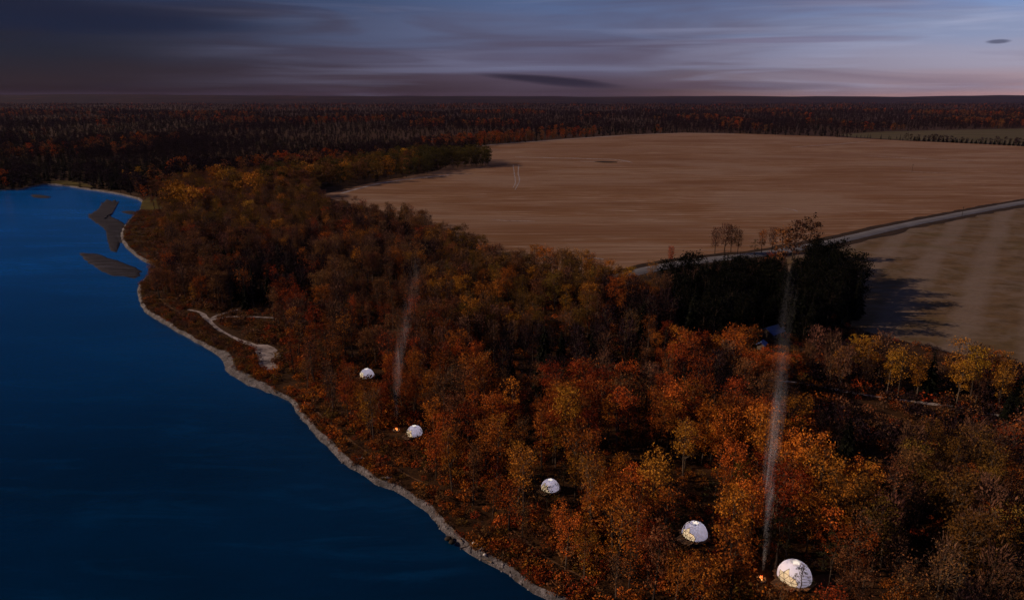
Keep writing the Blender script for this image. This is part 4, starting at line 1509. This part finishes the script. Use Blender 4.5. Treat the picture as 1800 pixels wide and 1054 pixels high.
def build_dome(p, rad, label, face):
    root = empty('dome_tent', (p.x, p.y, 0), 0)
    tag(root, label, 'dome tent', 'white dome tents in the river woods')
    zf = .7
    z0 = zf - CUT * rad * .98
    fd = Vector((math.cos(face), math.sin(face), .12)).normalized()
    shell = bmesh.new()
    win = []
    for tri in TRIS:
        c = (tri[0] + tri[1] + tri[2]) / 3
        if max(v.z for v in tri) < CUT + .02:
            continue
        a = math.atan2(c.y, c.x) - face
        a = (a + math.pi) % (2 * math.pi) - math.pi
        if (a / .72) ** 2 + ((c.z - .0) / .66) ** 2 < 1:
            win.append(tri)
            continue
        # canvas triangle, split four ways so that the shell is round
        m = [((tri[i] + tri[(i + 1) % 3]) / 2).normalized() for i in range(3)]
        for s in ((tri[0], m[0], m[2]), (m[0], tri[1], m[1]), (m[2], m[1], tri[2]), (m[0], m[1], m[2])):
            poly = clip_tri(s) if min(v.z for v in s) < .955 else []
            if len(poly) >= 3:
                try:
                    shell.faces.new([shell.verts.new((v.x * rad, v.y * rad, v.z * rad + z0)) for v in poly])
                except ValueError:
                    pass
    bmesh.ops.remove_doubles(shell, verts=shell.verts, dist=.005)
    bmesh.ops.recalc_face_normals(shell, faces=shell.faces)
    bm_obj('canvas_shell', shell, CANVAS, root, True)
    wroot = None
    edges = {}
    for tri in win:
        poly = clip_tri(tri)
        if len(poly) < 3:
            continue
        c = sum(poly, Vector()) / len(poly)
        vs = [((v + (c - v) * .03) * rad * .992 + Vector((0, 0, z0))) for v in poly]
        o = mesh_obj('window_pane', vs, [tuple(range(len(vs)))], VINYL, root)
        for i in range(len(poly)):
            a, b = poly[i], poly[(i + 1) % len(poly)]
            k = tuple(sorted([tuple(round(q, 3) for q in a), tuple(round(q, 3) for q in b)]))
            edges[k] = (a, b)
    V, Fc = [], []
    for a, b in edges.values():
        tube_np(np.array([a * rad * 1.0 + Vector((0, 0, z0)), b * rad * 1.0 + Vector((0, 0, z0))]), [.045, .045], 5, V, Fc)
    mesh_obj('window_frame', V, Fc, STRUT, root)
    # top cap: a shallow lid over the apex, its paleness imitating light from above
    cap = bmesh.new()
    n = 20
    prev = None
    for ang in (0, 8, 15, 20):
        s, c_ = math.sin(R(ang)), math.cos(R(ang))
        ring = [cap.verts.new((s * rad * 1.012 * math.cos(2 * math.pi * k / n), s * rad * 1.012 * math.sin(2 * math.pi * k / n), c_ * rad * 1.012 + z0 + .03)) for k in range(n)] if ang else [cap.verts.new((0, 0, rad * 1.012 + z0 + .03))]
        if prev:
            for k in range(n):
                cap.faces.new([prev[0], ring[k], ring[(k + 1) % n]] if len(prev) == 1 else [prev[k], ring[k], ring[(k + 1) % n], prev[(k + 1) % n]])
        prev = ring
    bm_obj('painted_light_cap', cap, CAPM, root, True)
    # base ring where the canvas is tied to the deck
    V, Fc = [], []
    rr = rad * math.sqrt(1 - CUT * CUT) * 1.005
    tube_np(np.array([[rr * math.cos(2 * math.pi * k / 32), rr * math.sin(2 * math.pi * k / 32), zf + .04] for k in range(33)]), [.06] * 33, 5, V, Fc)
    mesh_obj('base_ring', V, Fc, STRUT, root)
    # round deck of planks that reaches out in front of the window
    deck = None
    nb = 9
    dr = rad * 1.16
    ux, uy = math.cos(face), math.sin(face)
    V, Fc = [], []
    tube_np(np.array([[dr * .97 * math.cos(2 * math.pi * k / 28), dr * .97 * math.sin(2 * math.pi * k / 28), zf - .22] for k in range(29)]), [.14] * 29, 4, V, Fc)
    deck = mesh_obj('deck_rim', V, Fc, DECKM, root)
    wb = 2 * dr / nb
    for k in range(nb):
        c0 = -dr + wb * (k + .5)
        half = math.sqrt(max(dr * dr - c0 * c0, .05))
        front = half + (rad * .55 if abs(c0) < rad * .75 else 0)
        bmk = bmesh.new()
        pts4 = [(c0 - wb * .47, -half), (c0 + wb * .47, -half), (c0 + wb * .47, front), (c0 - wb * .47, front)]
        top = [bmk.verts.new((a * -uy + b * ux, a * ux + b * uy, zf)) for a, b in pts4]
        bot = [bmk.verts.new((v.co.x, v.co.y, zf - .10)) for v in top]
        bmk.faces.new(top)
        bmk.faces.new(bot[::-1])
        for i in range(4):
            bmk.faces.new((top[i], bot[i], bot[(i + 1) % 4], top[(i + 1) % 4]))
        bmesh.ops.recalc_face_normals(bmk, faces=bmk.faces)
        bm_obj('plank', bmk, DECKM, root)
    for k in range(8):
        th = 2 * math.pi * k / 8 + .2
        V, Fc = [], []
        tube_np(np.array([[dr * .9 * math.cos(th), dr * .9 * math.sin(th), -.2], [dr * .9 * math.cos(th), dr * .9 * math.sin(th), zf - .1]]), [.1, .1], 6, V, Fc)
        mesh_obj('deck_post', V, Fc, DECKM, root)
    # the lamp that hangs inside
    L = bpy.data.lights.new('dome lamp', 'POINT')
    L.energy = 33 * rad * rad
    L.color = (1.0, .84, .62)
    L.shadow_soft_size = .25
    lo = bpy.data.objects.new('lamp', L)
    lo.location = (0, 0, z0 + rad * .25)
    lo.parent = root
    C.objects.link(lo)
    return root


for (p, rad, lm, lab), fc in zip(dome_at, (R(-142), R(-142), R(-138), R(-135), R(-135))):
    build_dome(p, rad, lab, fc)

# ------------------------------------------------------------------ campfires
STONE = plain('fire ring stone', (.14, .125, .12), .9, .2, .4, 3)
CHAR = plain('charred wood', (.02, .016, .013), .9, .2, .4, 3)
M = Mat('flame')
t = M.n('ShaderNodeTexCoord')
sx = M.n('ShaderNodeSeparateXYZ'); M.l(t.outputs['Object'], sx.inputs[0])
em = M.n('ShaderNodeEmission')
M.l(M.ramp(mapr(M, sx.outputs[2], 0, 1.1), [(0, (1, .55, .18)), (.4, (1, .22, .04)), (1, (.8, .05, .01))]), em.inputs[0])
em.inputs[1].default_value = 2.4
M.l(em.outputs[0], M.out.inputs[0])
FLAME = M.m


def rock_mesh(seed, r):
    bm = bmesh.new()
    bmesh.ops.create_icosphere(bm, subdivisions=2, radius=r)
    for v in bm.verts:
        d = 1 + .35 * mnoise.noise(v.co * (1.6 / r) + Vector((seed, 0, 0)))
        v.co = Vector((v.co.x * d, v.co.y * d * .85, v.co.z * d * .65))
    return bm


def campfire(p, label, seed):
    root = tag(empty('campfire', (p.x, p.y, 0), seed), label, 'campfire', 'campfires by the domes')
    for k in range(9):
        th = 2 * math.pi * k / 9
        o = bm_obj('stone', rock_mesh(seed * 9 + k, .26), STONE, root, True)
        o.location = (.85 * math.cos(th), .85 * math.sin(th), .12)
    for k in range(5):
        th = 2 * math.pi * k / 5 + .3
        V, Fc = [], []
        tube_np(np.array([[.62 * math.cos(th), .62 * math.sin(th), .03], [-.10 * math.cos(th), -.10 * math.sin(th), .55]]), [.09, .07], 6, V, Fc)
        mesh_obj('log', V, Fc, CHAR, root)
    rr = random.Random(seed)
    for k in range(6):
        th, d = rr.uniform(0, 6.28), rr.uniform(0, .34)
        hgt = rr.uniform(.55, 1.15) * (1 - d)
        V, Fc = [], []
        pts = [np.array([d * math.cos(th) + .10 * math.sin(j * 1.7 + k), d * math.sin(th) + .10 * math.cos(j * 1.3 + k * 2), .12 + hgt * j / 4]) for j in range(5)]
        tube_np(np.array(pts), [.10, .15, .11, .06, .005], 6, V, Fc)
        mesh_obj('flame', V, Fc, FLAME, root, True)
    L = bpy.data.lights.new('fire light', 'POINT')
    L.energy = 150
    L.color = (1, .38, .1)
    L.shadow_soft_size = .4
    lo = bpy.data.objects.new('fire_light', L)
    lo.location = (0, 0, .9)
    lo.parent = root
    C.objects.link(lo)


campfire(FIRES[0], 'burning campfire in a stone ring beside the largest white dome', 1)
campfire(FIRES[1], 'burning campfire in a stone ring beside a small dome above the bank trail', 2)

# ------------------------------------------------------------------ smoke
def smoke(name, px_line, base, label, dens, rads, seed):
    """a rising column: its points share the fire's distance, so the pixels give their height and drift"""
    pts = []
    for px, py in px_line:
        u, vv = (px - CX) / F, (py - CY) / F
        d = Vector((u, CP - vv * SP, -vv * CP - SP))
        s = base.y / d.y
        pts.append(Vector((d.x * s, base.y, H + d.z * s)))
    M = Mat(name)
    M.t.nodes.remove(M.b)
    v = M.n('ShaderNodeVolumePrincipled')
    v.inputs['Color'].default_value = (.80, .84, .95, 1)
    sp_ = M.n('ShaderNodeSeparateXYZ')
    M.l(M.coord(), sp_.inputs[0])
    z0, z1 = pts[0].z, pts[-1].z
    x0, x1 = min(p.x for p in pts) - 1, max(p.x for p in pts) + 1
    f = mapr(M, sp_.outputs[2], z0, z1)
    rmax = max(rads)
    ax = M.ramp(f, [((p.z - z0) / (z1 - z0), ((p.x - x0) / (x1 - x0),) * 3) for p in pts])
    rr = M.ramp(f, [((p.z - z0) / (z1 - z0), (q / rmax,) * 3) for p, q in zip(pts, rads)])
    axx = mathn(M, 'ADD', mathn(M, 'MULTIPLY', ax, x1 - x0), x0)
    wob = mathn(M, 'MULTIPLY', mathn(M, 'SUBTRACT', M.noise(M.coord((.0, .0, .06)), 1.0, 2), .5), rmax * 1.3)
    ddx = mathn(M, 'SUBTRACT', mathn(M, 'SUBTRACT', sp_.outputs[0], axx), wob)
    ddy = mathn(M, 'SUBTRACT', sp_.outputs[1], base.y)
    q2 = mathn(M, 'SQRT', mathn(M, 'ADD', mathn(M, 'MULTIPLY', ddx, ddx), mathn(M, 'MULTIPLY', ddy, ddy)))
    q2 = mathn(M, 'DIVIDE', q2, mathn(M, 'MULTIPLY', rr, rmax))
    soft = mathn(M, 'POWER', mapr(M, q2, 1.0, .0), 1.5)
    nz = M.noise(M.coord((.9, .9, .045), (0, 0, seed)), 1.0, 4, .6, 1.2)
    fil = mapr(M, nz, .42, .66)
    ends = mathn(M, 'MULTIPLY', mapr(M, f, 0, .04), mathn(M, 'POWER', mapr(M, f, 1.0, .30), 1.4))
    ends = mathn(M, 'MULTIPLY', ends, mapr(M, M.noise(M.coord((.05, .05, .07), (0, 0, seed)), 1.0, 2), .32, .62, .15, 1.0))
    M.l(mathn(M, 'MULTIPLY', mathn(M, 'MULTIPLY', soft, fil), mathn(M, 'MULTIPLY', ends, dens)), v.inputs['Density'])
    M.l(v.outputs[0], M.out.inputs['Volume'])
    V, Fc = [], []
    pl = smooth_line(pts, 2.0)
    n = len(pl)
    zz = [p.z for p in pts]
    rad = [float(np.interp(p.z, zz, rads)) + rmax * .66 for p in pl]
    tube_np(np.array([np.array(q) for q in pl]), rad, 12, V, Fc)
    Fc.append(tuple(range(12))[::-1])
    Fc.append(tuple(len(V) - 12 + k for k in range(12)))
    tag(mesh_obj('smoke', V, Fc, M.m), label, kind='stuff')


smoke('smoke a', [(1342, 1004), (1346, 960), (1350, 900), (1356, 820), (1364, 740), (1372, 660), (1382, 560), (1391, 430)], FIRES[0], 'pale smoke rising straight from the campfire by the largest dome', .95, [.35, .6, .9, 1.4, 1.8, 1.8, 1.7, 1.4], .3)
smoke('smoke b', [(698, 742), (697, 700), (700, 650), (708, 600), (716, 550), (730, 490), (744, 425)], FIRES[1], 'faint smoke rising from the campfire by the small dome', .32, [.5, 1.3, 1.8, 2.2, 2.5, 2.7, 2.3], 1.3)

# ------------------------------------------------------------------ cabin with a blue roof, shed, poles
WOODW = plain('weathered boards', (.10, .075, .06), .9, .2, .3)
BLUE = plain('blue metal roof', (.055, .095, .24), .55, .3, .2, .6)
GLASS = plain('dark window glass', (.02, .025, .035), .15, .5, .1)


def box(bm, x0, x1, y0, y1, z0, z1):
    v = [bm.verts.new(c) for c in [(x0, y0, z0), (x1, y0, z0), (x1, y1, z0), (x0, y1, z0), (x0, y0, z1), (x1, y0, z1), (x1, y1, z1), (x0, y1, z1)]]
    for f in ((0, 3, 2, 1), (4, 5, 6, 7), (0, 1, 5, 4), (1, 2, 6, 5), (2, 3, 7, 6), (3, 0, 4, 7)):
        bm.faces.new([v[i] for i in f])


def cabin(p, l, w, hw, hr, rz, label, roofm):
    root = tag(empty('cabin', (p.x, p.y, 0), rz), label, 'cabin')
    bm = bmesh.new()
    box(bm, -l / 2, l / 2, -w / 2, w / 2, -.1, hw)
    for s in (-1, 1):
        a = [bm.verts.new(c) for c in [(s * l / 2 * .999, -w / 2, hw), (s * l / 2 * .999, w / 2, hw), (s * l / 2 * .999, 0, hw + hr)]]
        bm.faces.new(a)
    bm_obj('wall', bm, WOODW, root)
    bm = bmesh.new()
    o_, t_ = .5, .12
    for s in (-1, 1):
        e0 = (s * (w / 2 + o_), hw - o_ * hr / (w / 2))
        v = [bm.verts.new(c) for c in [(-l / 2 - o_, e0[0], e0[1] + .02), (l / 2 + o_, e0[0], e0[1] + .02), (l / 2 + o_, 0, hw + hr + .02), (-l / 2 - o_, 0, hw + hr + .02),
                                       (-l / 2 - o_, e0[0], e0[1] + t_), (l / 2 + o_, e0[0], e0[1] + t_), (l / 2 + o_, 0, hw + hr + t_), (-l / 2 - o_, 0, hw + hr + t_)]]
        for f in ((0, 3, 2, 1), (4, 5, 6, 7), (0, 1, 5, 4), (1, 2, 6, 5), (2, 3, 7, 6), (3, 0, 4, 7)):
            bm.faces.new([v[i] for i in f])
    bmesh.ops.recalc_face_normals(bm, faces=bm.faces)
    rf = bm_obj('roof', bm, roofm, root)
    for x in (-l * .28, l * .26):
        bm = bmesh.new(); box(bm, x - .5, x + .5, -w / 2 - .04, -w / 2 + .02, 1.1, 2.0); bm_obj('window', bm, GLASS, root)
    bm = bmesh.new(); box(bm, -.45, .45, -w / 2 - .05, -w / 2 + .02, 0, 2.0); bm_obj('door', bm, CHAR, root)
    return root


cabin(P(1357, 590), 9, 6, 2.4, 1.7, R(38), 'small wooden cabin with a blue metal roof below the black spruces', BLUE)
cabin(P(1338, 612), 3.6, 2.6, 2.0, .8, R(60), 'little shed with a blue roof near the cabin', BLUE)


def pole(bx, by, hgt, label):
    p = P(bx, by)
    root = tag(empty('utility_pole', (p.x, p.y, 0), R(20)), label, 'utility pole')
    V, Fc = [], []
    tube_np(np.array([[0, 0, -.3], [0, 0, hgt]]), [.17, .12], 7, V, Fc)
    mesh_obj('post', V, Fc, CHAR, root)
    bm = bmesh.new(); box(bm, -1.1, 1.1, -.07, .07, hgt - .7, hgt - .5); bm_obj('crossarm', bm, CHAR, root)
    for x in (-.95, 0.45, .95):
        V, Fc = [], []
        tube_np(np.array([[x, 0, hgt - .5], [x, 0, hgt - .28]]), [.05, .04], 6, V, Fc)
        mesh_obj('insulator', V, Fc, STONE, root)


pole(1603, 302, 9.5, 'thin wooden pole standing alone out in the stubble field')
pole(1691, 380, 7.5, 'thin wooden pole beside the gravel road')

# ------------------------------------------------------------------ beach litter: driftwood and stones
DRIFT = plain('driftwood', (.10, .08, .07), .85, .2, .4, 2)
DRIFT_P = plain('bleached driftwood', (.42, .41, .42), .8, .2, .2, 2)
PALE = plain('pale boulder', (.45, .45, .48), .8, .2, .25, 2)


def bank_z(bx, by):
    p = P(bx, by, -.6)
    best = min(range(len(midb)), key=lambda i: (midb[i] - p).length)
    a, b, c = water_edge[best], midb[best], inner[best]
    da = (Vector((p.x, p.y, 0)) - Vector((a.x, a.y, 0))).length
    w1 = (Vector((b.x, b.y, 0)) - Vector((a.x, a.y, 0))).length
    w2 = (Vector((c.x, c.y, 0)) - Vector((a.x, a.y, 0))).length
    z = np.interp(da, [0, w1, w2], [a.z, b.z, c.z])
    return P(bx, by, float(z))


for k, (bx, by, L_, rz, mt, lab) in enumerate([
    (797, 931, 1.5, 2.3, DRIFT, 'short dark driftwood log lying on the shingle beach'), (809, 948, 1.5, 2.2, DRIFT, 'short dark driftwood log lying on the shingle beach'),
    (841, 965, 2.6, -.25, DRIFT, 'long dark driftwood log across the shingle beach'), (817, 962, 2.0, .5, DRIFT, 'dark driftwood log at the water edge'),
    (856, 985, 2.2, 2.6, DRIFT, 'forked dark driftwood branch at the water edge'), (846, 966, .9, .3, DRIFT_P, 'short bleached driftwood piece on the beach'),
    (634, 806, 2.4, .1, DRIFT_P, 'bleached driftwood log at the top of the beach'), (678, 840, 3.0, .05, DRIFT_P, 'long bleached driftwood log on the wide part of the beach')]):
    p = bank_z(bx, by)
    root = tag(empty('driftwood_log', (p.x, p.y, p.z), rz), lab, 'driftwood', 'driftwood on the beach')
    V, Fc = [], []
    tube_np(np.array([[-L_ / 2, 0, .06], [-L_ * .1, .08, .14], [L_ * .25, -.04, .12], [L_ / 2, .05, .16]]), [.16, .15, .12, .07], 7, V, Fc)
    Fc.append(tuple(range(7)))
    mesh_obj('stem', V, Fc, mt, root, True)
    V, Fc = [], []
    tube_np(np.array([[0, .05, .14], [L_ * .15, .35, .32], [L_ * .2, .6, .40]]), [.07, .05, .02], 5, V, Fc)
    mesh_obj('branch', V, Fc, mt, root, True)
for k, (bx, by, r_, lab) in enumerate([(833, 954, .45, 'pale boulder at the top of the shingle beach'), (839, 956, .35, 'pale boulder at the top of the shingle beach'), (852, 974, .4, 'pale boulder in the middle of the shingle beach'), (788, 946, .8, 'wet dark rock standing in the water off the beach'), (794, 952, .7, 'wet dark rock standing in the water off the beach')]):
    p = bank_z(bx, by)
    o = bm_obj('boulder', rock_mesh(40 + k, r_), PALE if k < 3 else CHAR, None, True)
    o.location = p
    tag(o, lab, 'boulder', 'boulders on the beach')

# ------------------------------------------------------------------ thin evening haze over the whole land
M = Mat('haze')
M.t.nodes.remove(M.b)
hz = M.n('ShaderNodeVolumePrincipled')
hz.inputs['Color'].default_value = (.50, .44, .95, 1)
hz.inputs['Density'].default_value = .000005
M.l(hz.outputs[0], M.out.inputs['Volume'])
bm = bmesh.new()
box(bm, -22500, 22500, -1500, 22500, -8, 190)
tag(bm_obj('haze', bm, M.m), 'thin violet evening haze over the far woods', kind='stuff')

random.seed(77)
stones = []
for i in range(len(line) - 1):
    a, b, c2 = water_edge[i], midb[i], inner[i]
    if not (60 < a.y < 330) or a.x < -330:
        continue
    for k in range(3 if a.y < 220 else 2):
        t = random.uniform(-.08, 1.02)
        q = a.lerp(b, t / .55) if t < .55 else b.lerp(c2, (t - .55) / .45)
        q = q + (water_edge[i + 1] - a) * random.random()
        stones.append((q.x, q.y, q.z + .02, ('stone%d' % random.randrange(3), random.choice(['stone', 'stone', 'dark stone'])), ru(), random.choice([random.uniform(.5, 1.2), random.uniform(.7, 2.2)])))
scatter('beach_stones', stones, 'grey and dark stones strewn over the shingle beach')
